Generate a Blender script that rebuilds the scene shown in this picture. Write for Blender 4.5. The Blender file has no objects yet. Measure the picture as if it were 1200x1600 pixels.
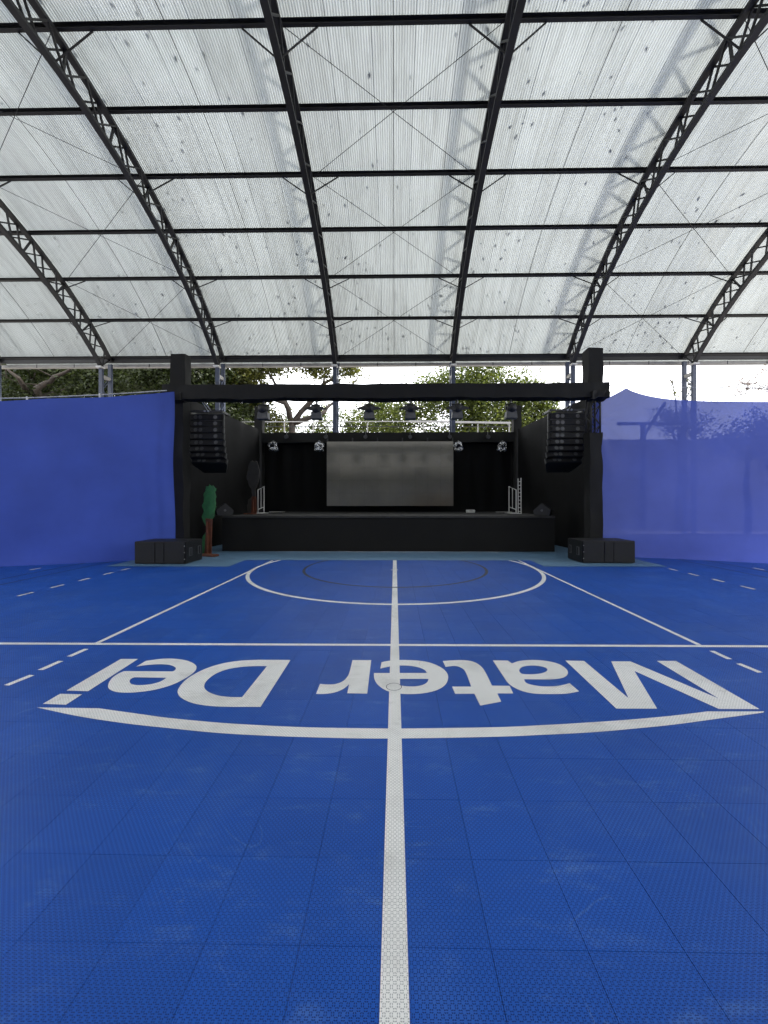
import bpy, bmesh, math, random
from mathutils import Vector, Matrix, noise
from mathutils.geometry import tessellate_polygon
R_ = math.radians
random.seed(7)
scene = bpy.context.scene
COL = scene.collection

# ------------------------------------------------------------------ camera, sky, sun, exposure
H, F, PX, PY = 1.416, 600.0, 607.7, 785.0
PSI = math.atan(9.3 / 600.0)
cam_d = bpy.data.cameras.new('camera')
cam = bpy.data.objects.new('camera', cam_d); COL.objects.link(cam)
cam.location = (0, 0, H); cam.rotation_euler = (math.pi / 2, 0, PSI)
cam_d.sensor_fit = 'HORIZONTAL'; cam_d.sensor_width = 36.0; cam_d.lens = 18.0
cam_d.shift_x = -7.7 / 1200; cam_d.shift_y = -15.0 / 1200
cam_d.clip_start = 0.05; cam_d.clip_end = 2000
scene.camera = cam

SUN_AZ, SUN_EL = R_(70), R_(47)          # azimuth from +Y towards +X
world = bpy.data.worlds.new('World'); scene.world = world; world.use_nodes = True
nt = world.node_tree; nt.nodes.clear()
w_out = nt.nodes.new('ShaderNodeOutputWorld'); w_bg = nt.nodes.new('ShaderNodeBackground')
w_sky = nt.nodes.new('ShaderNodeTexSky'); w_sky.sky_type = 'NISHITA'; w_sky.sun_disc = False
w_sky.sun_elevation = SUN_EL; w_sky.sun_rotation = SUN_AZ
w_sky.air_density = 1.0; w_sky.dust_density = 2.5
w_tc = nt.nodes.new('ShaderNodeTexCoord')
w_map = nt.nodes.new('ShaderNodeMapping'); w_map.inputs['Scale'].default_value = (1.6, 1.6, 3.2)
w_n = nt.nodes.new('ShaderNodeTexNoise'); w_n.inputs['Scale'].default_value = 2.2; w_n.inputs['Detail'].default_value = 7
w_r = nt.nodes.new('ShaderNodeValToRGB')
w_r.color_ramp.elements[0].position = 0.30; w_r.color_ramp.elements[0].color = (0.55, 0.55, 0.55, 1)
w_r.color_ramp.elements[1].position = 0.62; w_r.color_ramp.elements[1].color = (1, 1, 1, 1)
w_mix = nt.nodes.new('ShaderNodeMix'); w_mix.data_type = 'RGBA'
w_mix.inputs[7].default_value = (11.0, 11.15, 11.4, 1)      # thin white cloud over the whole dome
nt.links.new(w_tc.outputs['Generated'], w_map.inputs['Vector']); nt.links.new(w_map.outputs[0], w_n.inputs['Vector'])
nt.links.new(w_n.outputs['Fac'], w_r.inputs['Fac']); nt.links.new(w_r.outputs['Color'], w_mix.inputs[0])
nt.links.new(w_sky.outputs['Color'], w_mix.inputs[6]); nt.links.new(w_mix.outputs[2], w_bg.inputs['Color'])
nt.links.new(w_bg.outputs[0], w_out.inputs['Surface'])
w_bg.inputs['Strength'].default_value = 0.14

sun_d = bpy.data.lights.new('sun', 'SUN'); sun_d.energy = 3.2; sun_d.angle = R_(6.0); sun_d.color = (1.0, 0.95, 0.88)
sun = bpy.data.objects.new('sun', sun_d); COL.objects.link(sun)
sv = Vector((math.sin(SUN_AZ) * math.cos(SUN_EL), math.cos(SUN_AZ) * math.cos(SUN_EL), math.sin(SUN_EL)))
sun.rotation_euler = sv.to_track_quat('Z', 'Y').to_euler(); sun.location = sv * 60

scene.view_settings.view_transform = 'Standard'; scene.view_settings.look = 'None'
scene.view_settings.gamma = 1.0; scene.view_settings.use_curve_mapping = False
scene.view_settings.exposure = 1.43
scene.render.engine = 'CYCLES'
cy = scene.cycles
cy.use_denoising = True
try: cy.denoiser = 'OPENIMAGEDENOISE'
except Exception: pass
cy.max_bounces = 8; cy.diffuse_bounces = 5; cy.glossy_bounces = 3; cy.transmission_bounces = 4; cy.transparent_max_bounces = 12
cy.caustics_reflective = False; cy.caustics_refractive = False
cy.sample_clamp_indirect = 8.0

def at(px, py, Y):
    """point of the photograph's ray that lies at depth Y"""
    r = (px - PX) / F; c, s = math.cos(PSI), math.sin(PSI)
    X = Y * (r * c - s) / (c + r * s)
    zc = Y * c - X * s
    return Vector((X, Y, H - (py - PY) * zc / F))
def fl(px, py, z=0.0):
    zc = F * H / (py - PY); xc = (px - PX) / F * zc; c, s = math.cos(PSI), math.sin(PSI)
    return Vector((xc * c - zc * s, xc * s + zc * c, z))

# ------------------------------------------------------------------ materials
def new_mat(name):
    m = bpy.data.materials.new(name); m.use_nodes = True
    t = m.node_tree; b = t.nodes['Principled BSDF']
    return m, t, b
def N(t, typ, **kw):
    n = t.nodes.new(typ)
    for k, v in kw.items():
        if hasattr(n, k): setattr(n, k, v)
    return n
def math_node(t, op, a, b=None, c=None):
    n = t.nodes.new('ShaderNodeMath'); n.operation = op
    for i, v in enumerate((a, b, c)):
        if v is None: continue
        if isinstance(v, (int, float)): n.inputs[i].default_value = v
        else: t.links.new(v, n.inputs[i])
    return n.outputs[0]
def mixc(t, fac, a, b):
    n = t.nodes.new('ShaderNodeMix'); n.data_type = 'RGBA'
    for i, v in ((0, fac), (6, a), (7, b)):
        if isinstance(v, (int, float)): n.inputs[i].default_value = v
        elif isinstance(v, tuple): n.inputs[i].default_value = v + (1,) if len(v) == 3 else v
        else: t.links.new(v, n.inputs[i])
    return n.outputs[2]
def noise_node(t, vec, scale, detail=4, rough=0.55):
    n = t.nodes.new('ShaderNodeTexNoise'); n.inputs['Scale'].default_value = scale
    n.inputs['Detail'].default_value = detail; n.inputs['Roughness'].default_value = rough
    t.links.new(vec, n.inputs['Vector']); return n.outputs['Fac']
def ramp(t, fac, p0, p1, c0=(0, 0, 0), c1=(1, 1, 1)):
    n = t.nodes.new('ShaderNodeValToRGB'); e = n.color_ramp.elements
    e[0].position = p0; e[1].position = p1; e[0].color = c0 + (1,); e[1].color = c1 + (1,)
    t.links.new(fac, n.inputs['Fac']); return n.outputs['Color']
def simple(name, col, rough=0.6, metal=0.0, var=0.25, nscale=6.0, bump=0.0, bscale=40.0, spec=0.5):
    m, t, b = new_mat(name)
    g = N(t, 'ShaderNodeNewGeometry')
    nf = noise_node(t, g.outputs['Position'], nscale, 5)
    c0 = tuple(c * (1 - var) for c in col); c1 = tuple(min(1, c * (1 + var)) for c in col)
    t.links.new(ramp(t, nf, 0.3, 0.7, c0, c1), b.inputs['Base Color'])
    t.links.new(ramp(t, nf, 0.2, 0.8, (rough * .85,) * 3, (min(1, rough * 1.15),) * 3), b.inputs['Roughness'])
    b.inputs['Metallic'].default_value = metal; b.inputs['Specular IOR Level'].default_value = spec
    if bump:
        bn = N(t, 'ShaderNodeBump'); bn.inputs['Strength'].default_value = bump; bn.inputs['Distance'].default_value = 0.01
        t.links.new(noise_node(t, g.outputs['Position'], bscale, 4), bn.inputs['Height'])
        t.links.new(bn.outputs[0], b.inputs['Normal'])
    return m

CELL = 0.3048 / 15
def hole_mask(t):
    """star-shaped ring of slits in each moulded cell of the sports tile"""
    g = N(t, 'ShaderNodeNewGeometry'); sp = N(t, 'ShaderNodeSeparateXYZ')
    t.links.new(g.outputs['Position'], sp.inputs[0])
    u = math_node(t, 'SUBTRACT', math_node(t, 'FRACT', math_node(t, 'DIVIDE', math_node(t, 'ADD', sp.outputs[0], 100 * .3048), CELL)), 0.5)
    v = math_node(t, 'SUBTRACT', math_node(t, 'FRACT', math_node(t, 'DIVIDE', math_node(t, 'ADD', sp.outputs[1], 100 * .3048 - 0.0032), CELL)), 0.5)
    r = math_node(t, 'SQRT', math_node(t, 'ADD', math_node(t, 'MULTIPLY', u, u), math_node(t, 'MULTIPLY', v, v)))
    th = math_node(t, 'ARCTAN2', v, u)
    cs = math_node(t, 'COSINE', math_node(t, 'ADD', math_node(t, 'MULTIPLY', th, 8.0), math.pi))
    ang = math_node(t, 'GREATER_THAN', cs, 0.3)
    ring = math_node(t, 'MULTIPLY', math_node(t, 'GREATER_THAN', r, 0.26), math_node(t, 'LESS_THAN', r, 0.48))
    return g, math_node(t, 'MULTIPLY', ang, ring)

def tile_mat(name, col, hole, scuff, rough, holes=True):
    m, t, b = new_mat(name)
    g, mask = hole_mask(t)
    P = g.outputs['Position']
    big = noise_node(t, P, 0.7, 6, 0.6); mid = noise_node(t, P, 5.0, 6, 0.7); fine = noise_node(t, P, 60.0, 3)
    c = mixc(t, ramp(t, big, 0.35, 0.72), tuple(x * 0.92 for x in col), tuple(min(1, x * 1.1) for x in col))
    mp = N(t, 'ShaderNodeMapping'); mp.inputs['Scale'].default_value = (1.0, 3.5, 1.0); mp.inputs['Rotation'].default_value = (0, 0, 0.4)
    t.links.new(P, mp.inputs['Vector'])
    streak = noise_node(t, mp.outputs[0], 2.6, 8, 0.75)
    sc_ = math_node(t, 'MULTIPLY', ramp(t, streak, 0.52, 0.74), ramp(t, mid, 0.42, 0.7))
    c = mixc(t, math_node(t, 'MULTIPLY', sc_, scuff[3]), c, scuff[:3])
    c = mixc(t, math_node(t, 'MULTIPLY', ramp(t, fine, 0.66, 0.78), 0.12), c, scuff[:3])
    oi = N(t, 'ShaderNodeObjectInfo')
    rv = math_node(t, 'FRACT', math_node(t, 'ADD', oi.outputs['Random'], g.outputs['Random Per Island']))
    tv = math_node(t, 'ADD', math_node(t, 'MULTIPLY', rv, 0.12 if col[0] < .5 else 0.0), 0.94 if col[0] < .5 else 1.0)
    vm = N(t, 'ShaderNodeVectorMath', operation='SCALE'); t.links.new(c, vm.inputs[0]); t.links.new(tv, vm.inputs['Scale']); c = vm.outputs[0]
    scr = N(t, 'ShaderNodeTexNoise'); scr.inputs['Scale'].default_value = 1.7; scr.inputs['Detail'].default_value = 3; scr.inputs['Distortion'].default_value = 1.5
    t.links.new(P, scr.inputs['Vector'])
    ln = math_node(t, 'LESS_THAN', math_node(t, 'ABSOLUTE', math_node(t, 'SUBTRACT', scr.outputs['Fac'], 0.5)), 0.004)
    lm = math_node(t, 'MULTIPLY', ln, ramp(t, noise_node(t, P, 2.3, 3), 0.52, 0.62))
    c = mixc(t, math_node(t, 'MULTIPLY', lm, 0.28), c, scuff[:3])
    patch = noise_node(t, P, 1.3, 7, 0.7)
    c = mixc(t, math_node(t, 'MULTIPLY', ramp(t, patch, 0.50, 0.72), scuff[3] * (0.22 if col[0] < .5 else 0.5)), c, scuff[:3])
    speck = noise_node(t, P, 23.0, 2, 0.5)
    c = mixc(t, math_node(t, 'MULTIPLY', ramp(t, speck, 0.80, 0.83), 0.7), c, (0.55, 0.57, 0.6) if col[0] < .5 else (0.3, 0.3, 0.28))
    if holes: c = mixc(t, mask, c, hole)
    t.links.new(c, b.inputs['Base Color'])
    t.links.new(math_node(t, 'ADD', math_node(t, 'MULTIPLY', big, 0.16), rough), b.inputs['Roughness'])
    b.inputs['Specular IOR Level'].default_value = 0.22
    bn = N(t, 'ShaderNodeBump'); bn.inputs['Strength'].default_value = 0.5; bn.inputs['Distance'].default_value = 0.002; bn.invert = True
    if holes: t.links.new(mask, bn.inputs['Height']); t.links.new(bn.outputs[0], b.inputs['Normal'])
    return m

M = {}
M['tile'] = tile_mat('blue_sports_tile', (0.0125, 0.094, 0.45), (0.0012, 0.009, 0.08), (0.13, 0.25, 0.55, 0.9), 0.36)
M['paint'] = tile_mat('white_floor_paint', (0.90, 0.90, 0.87), (0.38, 0.39, 0.39), (0.40, 0.40, 0.37, 0.95), 0.42)
M['paint_dark'] = simple('black_floor_paint', (0.012, 0.014, 0.03), 0.5)
M['paint_yellowish'] = simple('faded_cream_floor_paint', (0.62, 0.58, 0.48), 0.6)
M['border'] = tile_mat('pale_blue_sports_tile', (0.13, 0.24, 0.36), (0.06, 0.12, 0.20), (0.25, 0.38, 0.5, 0.5), 0.45)
M['base'] = simple('dark_underlay', (0.006, 0.012, 0.05), 0.9)
M['ground'] = simple('concrete_ground', (0.30, 0.28, 0.25), 0.9, nscale=0.6, var=0.35, bump=0.3, bscale=8)
M['steel'] = simple('dark_painted_steel', (0.016, 0.016, 0.017), 0.55, nscale=3, var=0.4)
M['steel_blue'] = simple('blue_painted_steel', (0.055, 0.070, 0.115), 0.5, nscale=4, var=0.3)
M['white_metal'] = simple('white_painted_metal', (0.72, 0.72, 0.70), 0.45, var=0.12)
M['gutter'] = simple('galvanised_gutter', (0.38, 0.37, 0.35), 0.55, var=0.2, nscale=2.5)
M['cloth_black'] = simple('black_stage_cloth', (0.0100, 0.0098, 0.0092), 0.75, var=0.3, nscale=2.0, bump=0.35, bscale=30, spec=0.3)
M['drape_black'] = simple('black_drape', (0.0045, 0.0045, 0.0045), 0.7, var=0.4, nscale=2.0, spec=0.2)
M['skirt'] = simple('black_stage_skirt', (0.0115, 0.0112, 0.0105), 0.85, var=0.3, nscale=1.2, spec=0.25)
M['deck'] = simple('grey_stage_deck', (0.045, 0.044, 0.042), 0.8, var=0.3, nscale=2.5, spec=0.25)
M['box_black'] = simple('black_speaker_paint', (0.006, 0.006, 0.006), 0.5, var=0.3, nscale=12, bump=0.4, bscale=160)
M['grille'] = simple('black_speaker_grille', (0.005, 0.005, 0.006), 0.65, var=0.3, nscale=30, bump=0.4, bscale=220)
M['metal_dark'] = simple('dark_rigging_metal', (0.13, 0.13, 0.13), 0.35, metal=0.6, nscale=9)
M['light_grey'] = simple('grey_lamp_housing', (0.09, 0.09, 0.088), 0.5, nscale=9)
M['green_board'] = simple('green_painted_board', (0.030, 0.155, 0.050), 0.75, var=0.3, nscale=7)
M['grey_board'] = simple('grey_painted_board', (0.060, 0.056, 0.050), 0.8, var=0.25, nscale=7)
M['brown_board'] = simple('brown_painted_board', (0.125, 0.038, 0.018), 0.7, var=0.4, nscale=9)
M['bark'] = simple('tree_bark', (0.036, 0.027, 0.021), 0.9, var=0.45, nscale=7, bump=0.8, bscale=16)
M['wall_grey'] = simple('rendered_wall', (0.42, 0.41, 0.40), 0.9, var=0.15, nscale=1.5)
M['rope'] = simple('pale_rope', (0.55, 0.55, 0.52), 0.8)

# switched-off LED wall: dark satin face
m, t, b = new_mat('led_face'); M['led'] = m
g = N(t, 'ShaderNodeNewGeometry')
nf = noise_node(t, g.outputs['Position'], 1.2, 4)
sp = N(t, 'ShaderNodeSeparateXYZ'); t.links.new(g.outputs['Position'], sp.inputs[0])
px_ = math_node(t, 'GREATER_THAN', math_node(t, 'FRACT', math_node(t, 'MULTIPLY', sp.outputs[2], 62.5)), 0.3)
t.links.new(mixc(t, px_, (0.13, 0.126, 0.105), ramp(t, nf, 0.3, 0.7, (0.21, 0.205, 0.172), (0.27, 0.26, 0.215))), b.inputs['Base Color'])
b.inputs['Roughness'].default_value = 0.12; b.inputs['Specular IOR Level'].default_value = 1.0; b.inputs['Metallic'].default_value = 0.22

# crumpled silver foil
m, t, b = new_mat('silver_foil'); M['foil'] = m
g = N(t, 'ShaderNodeNewGeometry'); b.inputs['Metallic'].default_value = 1.0
b.inputs['Base Color'].default_value = (0.75, 0.75, 0.76, 1); b.inputs['Roughness'].default_value = 0.18
bn = N(t, 'ShaderNodeBump'); bn.inputs['Strength'].default_value = 1.0; bn.inputs['Distance'].default_value = 0.06
vo = N(t, 'ShaderNodeTexVoronoi'); vo.inputs['Scale'].default_value = 16; t.links.new(g.outputs['Position'], vo.inputs['Vector'])
t.links.new(vo.outputs['Distance'], bn.inputs['Height']); t.links.new(bn.outputs[0], b.inputs['Normal'])

# translucent corrugated roof sheet
m = bpy.data.materials.new('translucent_roof_sheet'); m.use_nodes = True; M['sheet'] = m
t = m.node_tree; t.nodes.clear(); out = N(t, 'ShaderNodeOutputMaterial'); g = N(t, 'ShaderNodeNewGeometry')
mp = N(t, 'ShaderNodeMapping'); mp.inputs['Scale'].default_value = (6.0, 0.5, 0.5); t.links.new(g.outputs['Position'], mp.inputs['Vector'])
dirt = noise_node(t, mp.outputs[0], 1.0, 8, 0.7); blotch = noise_node(t, g.outputs['Position'], 0.5, 6, 0.65)
tc = mixc(t, ramp(t, dirt, 0.46, 0.74), (0.515, 0.55, 0.54), (0.36, 0.38, 0.365))
tc = mixc(t, math_node(t, 'MULTIPLY', ramp(t, blotch, 0.50, 0.78), 0.5), tc, (0.33, 0.355, 0.345))
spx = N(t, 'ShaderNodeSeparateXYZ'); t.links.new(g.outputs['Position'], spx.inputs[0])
trough_shade = math_node(t, 'COSINE', math_node(t, 'MULTIPLY', math_node(t, 'SUBTRACT', math_node(t, 'ADD', spx.outputs[0], 17.75), 0.1 * 0.06325), 2 * math.pi / 0.06325))
oi = N(t, 'ShaderNodeObjectInfo'); age = math_node(t, 'ADD', math_node(t, 'MULTIPLY', oi.outputs['Random'], 0.16), 0.88)
vm = N(t, 'ShaderNodeVectorMath', operation='SCALE'); t.links.new(tc, vm.inputs[0]); t.links.new(age, vm.inputs['Scale']); tc = vm.outputs[0]   # sheets aged unevenly
tc = mixc(t, math_node(t, 'MULTIPLY', ramp(t, trough_shade, 0.1, 0.75), 0.42), tc, (0.22, 0.235, 0.23))     # shading put into the trough colour to deepen the stripes
tr = N(t, 'ShaderNodeBsdfTranslucent'); t.links.new(tc, tr.inputs['Color'])
di = N(t, 'ShaderNodeBsdfDiffuse'); t.links.new(tc, di.inputs['Color'])
mx = N(t, 'ShaderNodeMixShader'); mx.inputs[0].default_value = 0.255
t.links.new(di.outputs[0], mx.inputs[1]); t.links.new(tr.outputs[0], mx.inputs[2])
gl = N(t, 'ShaderNodeBsdfGlossy'); gl.inputs['Roughness'].default_value = 0.08; gl.inputs['Color'].default_value = (1, 1, 1, 1)
vd = N(t, 'ShaderNodeVectorMath', operation='DOT_PRODUCT'); t.links.new(g.outputs['Normal'], vd.inputs[0]); t.links.new(g.outputs['Incoming'], vd.inputs[1])
fz = math_node(t, 'POWER', math_node(t, 'SUBTRACT', 1.0, math_node(t, 'ABSOLUTE', vd.outputs['Value'])), 5.0)
frs = math_node(t, 'ADD', math_node(t, 'MULTIPLY', fz, 0.89), 0.11)       # Schlick reflectance of the clear sheet
m2 = N(t, 'ShaderNodeMixShader'); t.links.new(frs, m2.inputs[0]); t.links.new(mx.outputs[0], m2.inputs[1]); t.links.new(gl.outputs[0], m2.inputs[2])
t.links.new(m2.outputs[0], out.inputs['Surface'])

def fabric(name, col, transl, transp, var=0.12):
    m = bpy.data.materials.new(name); m.use_nodes = True
    t = m.node_tree; t.nodes.clear(); out = N(t, 'ShaderNodeOutputMaterial'); g = N(t, 'ShaderNodeNewGeometry')
    nf = noise_node(t, g.outputs['Position'], 0.8, 5)
    c = ramp(t, nf, 0.3, 0.7, tuple(x * (1 - var) for x in col), tuple(min(1, x * (1 + var)) for x in col))
    di = N(t, 'ShaderNodeBsdfDiffuse'); t.links.new(c, di.inputs['Color'])
    tr = N(t, 'ShaderNodeBsdfTranslucent'); t.links.new(c, tr.inputs['Color'])
    mx = N(t, 'ShaderNodeMixShader'); mx.inputs[0].default_value = transl
    t.links.new(di.outputs[0], mx.inputs[1]); t.links.new(tr.outputs[0], mx.inputs[2])
    gl = N(t, 'ShaderNodeBsdfGlossy'); gl.inputs['Roughness'].default_value = 0.45
    m1 = N(t, 'ShaderNodeMixShader'); m1.inputs[0].default_value = 0.03
    t.links.new(mx.outputs[0], m1.inputs[1]); t.links.new(gl.outputs[0], m1.inputs[2])
    last = m1
    if transp > 0:
        tp = N(t, 'ShaderNodeBsdfTransparent'); tp.inputs['Color'].default_value = (0.72, 0.76, 1.0, 1)
        m2 = N(t, 'ShaderNodeMixShader'); m2.inputs[0].default_value = transp
        t.links.new(m1.outputs[0], m2.inputs[1]); t.links.new(tp.outputs[0], m2.inputs[2]); last = m2
    t.links.new(last.outputs[0], out.inputs['Surface'])
    return m
M['tarp'] = fabric('royal_blue_fabric', (0.060, 0.108, 0.47), 0.25, 0.0)
M['tarp_thin'] = fabric('thin_royal_blue_fabric', (0.090, 0.130, 0.48), 0.42, 0.036)

def leaf_mat(name, c0, c1, transl=0.45):
    m = bpy.data.materials.new(name); m.use_nodes = True
    t = m.node_tree; t.nodes.clear(); out = N(t, 'ShaderNodeOutputMaterial'); g = N(t, 'ShaderNodeNewGeometry')
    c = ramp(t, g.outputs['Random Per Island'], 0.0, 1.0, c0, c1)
    di = N(t, 'ShaderNodeBsdfDiffuse'); t.links.new(c, di.inputs['Color'])
    tr = N(t, 'ShaderNodeBsdfTranslucent'); t.links.new(c, tr.inputs['Color'])
    mx = N(t, 'ShaderNodeMixShader'); mx.inputs[0].default_value = transl
    t.links.new(di.outputs[0], mx.inputs[1]); t.links.new(tr.outputs[0], mx.inputs[2])
    gl = N(t, 'ShaderNodeBsdfGlossy'); gl.inputs['Roughness'].default_value = 0.45
    m1 = N(t, 'ShaderNodeMixShader'); m1.inputs[0].default_value = 0.03
    t.links.new(mx.outputs[0], m1.inputs[1]); t.links.new(gl.outputs[0], m1.inputs[2])
    t.links.new(m1.outputs[0], out.inputs['Surface'])
    return m
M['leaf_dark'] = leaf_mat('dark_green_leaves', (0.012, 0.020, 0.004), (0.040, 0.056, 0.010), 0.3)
M['leaf_mid'] = leaf_mat('mid_green_leaves', (0.018, 0.036, 0.005), (0.150, 0.180, 0.028), 0.5)
M['leaf_olive'] = leaf_mat('olive_leaves', (0.030, 0.040, 0.006), (0.150, 0.150, 0.026), 0.5)
M['leaf_fine'] = leaf_mat('fine_reddish_leaflets', (0.14, 0.10, 0.085), (0.24, 0.18, 0.15), 0.5)
M['leaf_fallen'] = leaf_mat('fallen_leaves', (0.02, 0.014, 0.008), (0.06, 0.04, 0.02), 0.1)

# ------------------------------------------------------------------ mesh helpers
class MB:
    def __init__(s): s.v = []; s.f = []
    def add(s, vs, fs):
        o = len(s.v); s.v += [tuple(p) for p in vs]; s.f += [tuple(o + i for i in f) for f in fs]; return s
    def box(s, c, d, rot=None):
        c = Vector(c); x, y, z = d[0] / 2, d[1] / 2, d[2] / 2
        vs = [Vector((a, b_, e)) for a in (-x, x) for b_ in (-y, y) for e in (-z, z)]
        if rot is not None: vs = [rot @ p for p in vs]
        return s.add([c + p for p in vs], [(0, 1, 3, 2), (4, 6, 7, 5), (0, 4, 5, 1), (2, 3, 7, 6), (0, 2, 6, 4), (1, 5, 7, 3)])
    def bar(s, a, b, w, h=None, up=(0, 0, 1)):
        a = Vector(a); b = Vector(b); h = h or w; d = b - a; L = d.length; d.normalize()
        u = Vector(up); 
        if abs(d.dot(u)) > 0.98: u = Vector((1, 0, 0))
        sx = d.cross(u).normalized(); uz = sx.cross(d).normalized()
        rot = Matrix((sx, d, uz)).transposed()
        return s.box((a + b) / 2, (w, L, h), rot)
    def tube(s, pts, rad, n=6, caps=True):
        pts = [Vector(p) for p in pts]; m_ = len(pts)
        rad = rad if isinstance(rad, (list, tuple)) else [rad] * m_
        o = len(s.v); prev = None
        for i, p in enumerate(pts):
            d = (pts[min(i + 1, m_ - 1)] - pts[max(i - 1, 0)]).normalized()
            if prev is None:
                u = Vector((0, 0, 1)) if abs(d.z) < 0.9 else Vector((1, 0, 0))
                sx = d.cross(u).normalized()
            else:
                sx = (prev - d * prev.dot(d)).normalized()
            prev = sx; sy = d.cross(sx)
            for k in range(n):
                a = 2 * math.pi * k / n
                s.v.append(tuple(p + (sx * math.cos(a) + sy * math.sin(a)) * rad[i]))
        for i in range(m_ - 1):
            for k in range(n):
                k2 = (k + 1) % n
                s.f.append((o + i * n + k, o + i * n + k2, o + (i + 1) * n + k2, o + (i + 1) * n + k))
        if caps:
            s.f.append(tuple(o + k for k in reversed(range(n)))); s.f.append(tuple(o + (m_ - 1) * n + k for k in range(n)))
        return s
    def prism(s, poly, axis_fn, t0, t1):
        """extrude a 2-D outline; axis_fn(u, v, t) -> point"""
        n = len(poly); o = len(s.v)
        for tt in (t0, t1):
            for (u, v) in poly: s.v.append(tuple(axis_fn(u, v, tt)))
        tri = tessellate_polygon([[Vector((u, v, 0)) for u, v in poly]])
        for a in tri:
            s.f.append((o + a[0], o + a[1], o + a[2])); s.f.append((o + n + a[2], o + n + a[1], o + n + a[0]))
        for i in range(n):
            j = (i + 1) % n; s.f.append((o + i, o + j, o + n + j, o + n + i))
        return s
    def build(s, name, mat, parent=None, smooth=False, bevel=0.0):
        me = bpy.data.meshes.new(name); me.from_pydata(s.v, [], s.f); me.update()
        bm = bmesh.new(); bm.from_mesh(me)
        bmesh.ops.recalc_face_normals(bm, faces=bm.faces)
        if bevel:
            bmesh.ops.bevel(bm, geom=list(bm.edges), offset=bevel, segments=2, affect='EDGES', clamp_overlap=True)
        bm.to_mesh(me); bm.free()
        me.materials.append(mat)
        if smooth:
            for p in me.polygons: p.use_smooth = True
        return link(name, me, parent)
def link(name, me, parent=None):
    o = bpy.data.objects.new(name, me); COL.objects.link(o)
    if parent is not None:
        o.parent = parent
        if parent.type == 'EMPTY' or True:
            # children are modelled in world space; keep them there
            o.matrix_parent_inverse = wm(parent).inverted()
    return o
def wm(o):
    m_ = o.matrix_basis.copy()
    if o.parent is not None: m_ = wm(o.parent) @ o.matrix_parent_inverse @ m_
    return m_
def tag(o, label=None, cat=None, group=None, kind=None):
    if label: o['label'] = label
    if cat: o['category'] = cat
    if group: o['group'] = group
    if kind: o['kind'] = kind
    return o
def empty(name, loc, label=None, cat=None, group=None, kind=None):
    o = bpy.data.objects.new(name, None); COL.objects.link(o); o.location = loc; o.empty_display_size = 0.2
    return tag(o, label, cat, group, kind)
def wob(p, s, a, seed=0.0):
    return noise.noise(Vector((p[0] * s + seed, p[1] * s + seed * 1.7, p[2] * s - seed))) * a
def cloth_box(name, lo, hi, mat, parent, step=0.12, amp=0.018, scale=2.5, seed=1.0, sag=None):
    """box with loose cloth stretched over it: subdivided and gently wrinkled"""
    lo = Vector(lo); hi = Vector(hi); bm = bmesh.new()
    d = hi - lo; n = [max(1, int(round(d[i] / step))) for i in range(3)]
    vmap = {}
    def vert(i, j, k):
        key = (i, j, k)
        if key not in vmap:
            p = Vector((lo.x + d.x * i / n[0], lo.y + d.y * j / n[1], lo.z + d.z * k / n[2]))
            q = p.copy()
            q.x += wob(p, scale, amp, seed); q.y += wob(p, scale, amp, seed + 9); q.z += wob(p, scale, amp, seed + 21)
            q.y += wob((p.x * 3, p.y, p.z * 1.0), scale, amp * 0.6, seed + 40)
            if sag: q.z += sag(p)
            vmap[key] = bm.verts.new(q)
        return vmap[key]
    for a in range(3):
        b_, c_ = (a + 1) % 3, (a + 2) % 3
        for side in (0, n[a]):
            for i in range(n[b_]):
                for j in range(n[c_]):
                    idx = []
                    for (di_, dj_) in ((0, 0), (1, 0), (1, 1), (0, 1)):
                        q = [0, 0, 0]; q[a] = side; q[b_] = i + di_; q[c_] = j + dj_; idx.append(vert(*q))
                    bm.faces.new(idx)
    bmesh.ops.recalc_face_normals(bm, faces=bm.faces)
    for e in bm.edges:
        if len(e.link_faces) == 2 and e.calc_face_angle(0) > 0.8: e.smooth = False
    me = bpy.data.meshes.new(name); bm.to_mesh(me); bm.free(); me.materials.append(mat)
    for p in me.polygons: p.use_smooth = (min(n) > 1)
    return link(name, me, parent)
def grid_sheet(name, fn, nu, nv, mat, parent=None):
    vs = [fn(i / nu, j / nv) for j in range(nv + 1) for i in range(nu + 1)]
    fs = [(j * (nu + 1) + i, j * (nu + 1) + i + 1, (j + 1) * (nu + 1) + i + 1, (j + 1) * (nu + 1) + i) for j in range(nv) for i in range(nu)]
    me = bpy.data.meshes.new(name); me.from_pydata([tuple(v) for v in vs], [], fs); me.update(); me.materials.append(mat)
    for p in me.polygons: p.use_smooth = True
    return link(name, me, parent)
def copy_part(src, parent, mtx=None, name=None):
    o = src.copy(); COL.objects.link(o); o.parent = parent
    o.matrix_parent_inverse = Matrix.Identity(4)
    if mtx is not None: o.matrix_basis = mtx
    return o

# ================================================================== SETTING: ground and court
gmb = MB().add([(-300, -200, -.07), (300, -200, -.07), (300, 500, -.07), (-300, 500, -.07)], [(0, 1, 2, 3)])
tag(gmb.build('ground', M['ground']), kind='structure')
court = empty('court_floor', (0, 8.3, 0), kind='structure')
MB().box((0, 4.5, -0.041), (36, 26, 0.05)).build('underlay', M['base'], court)

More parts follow.
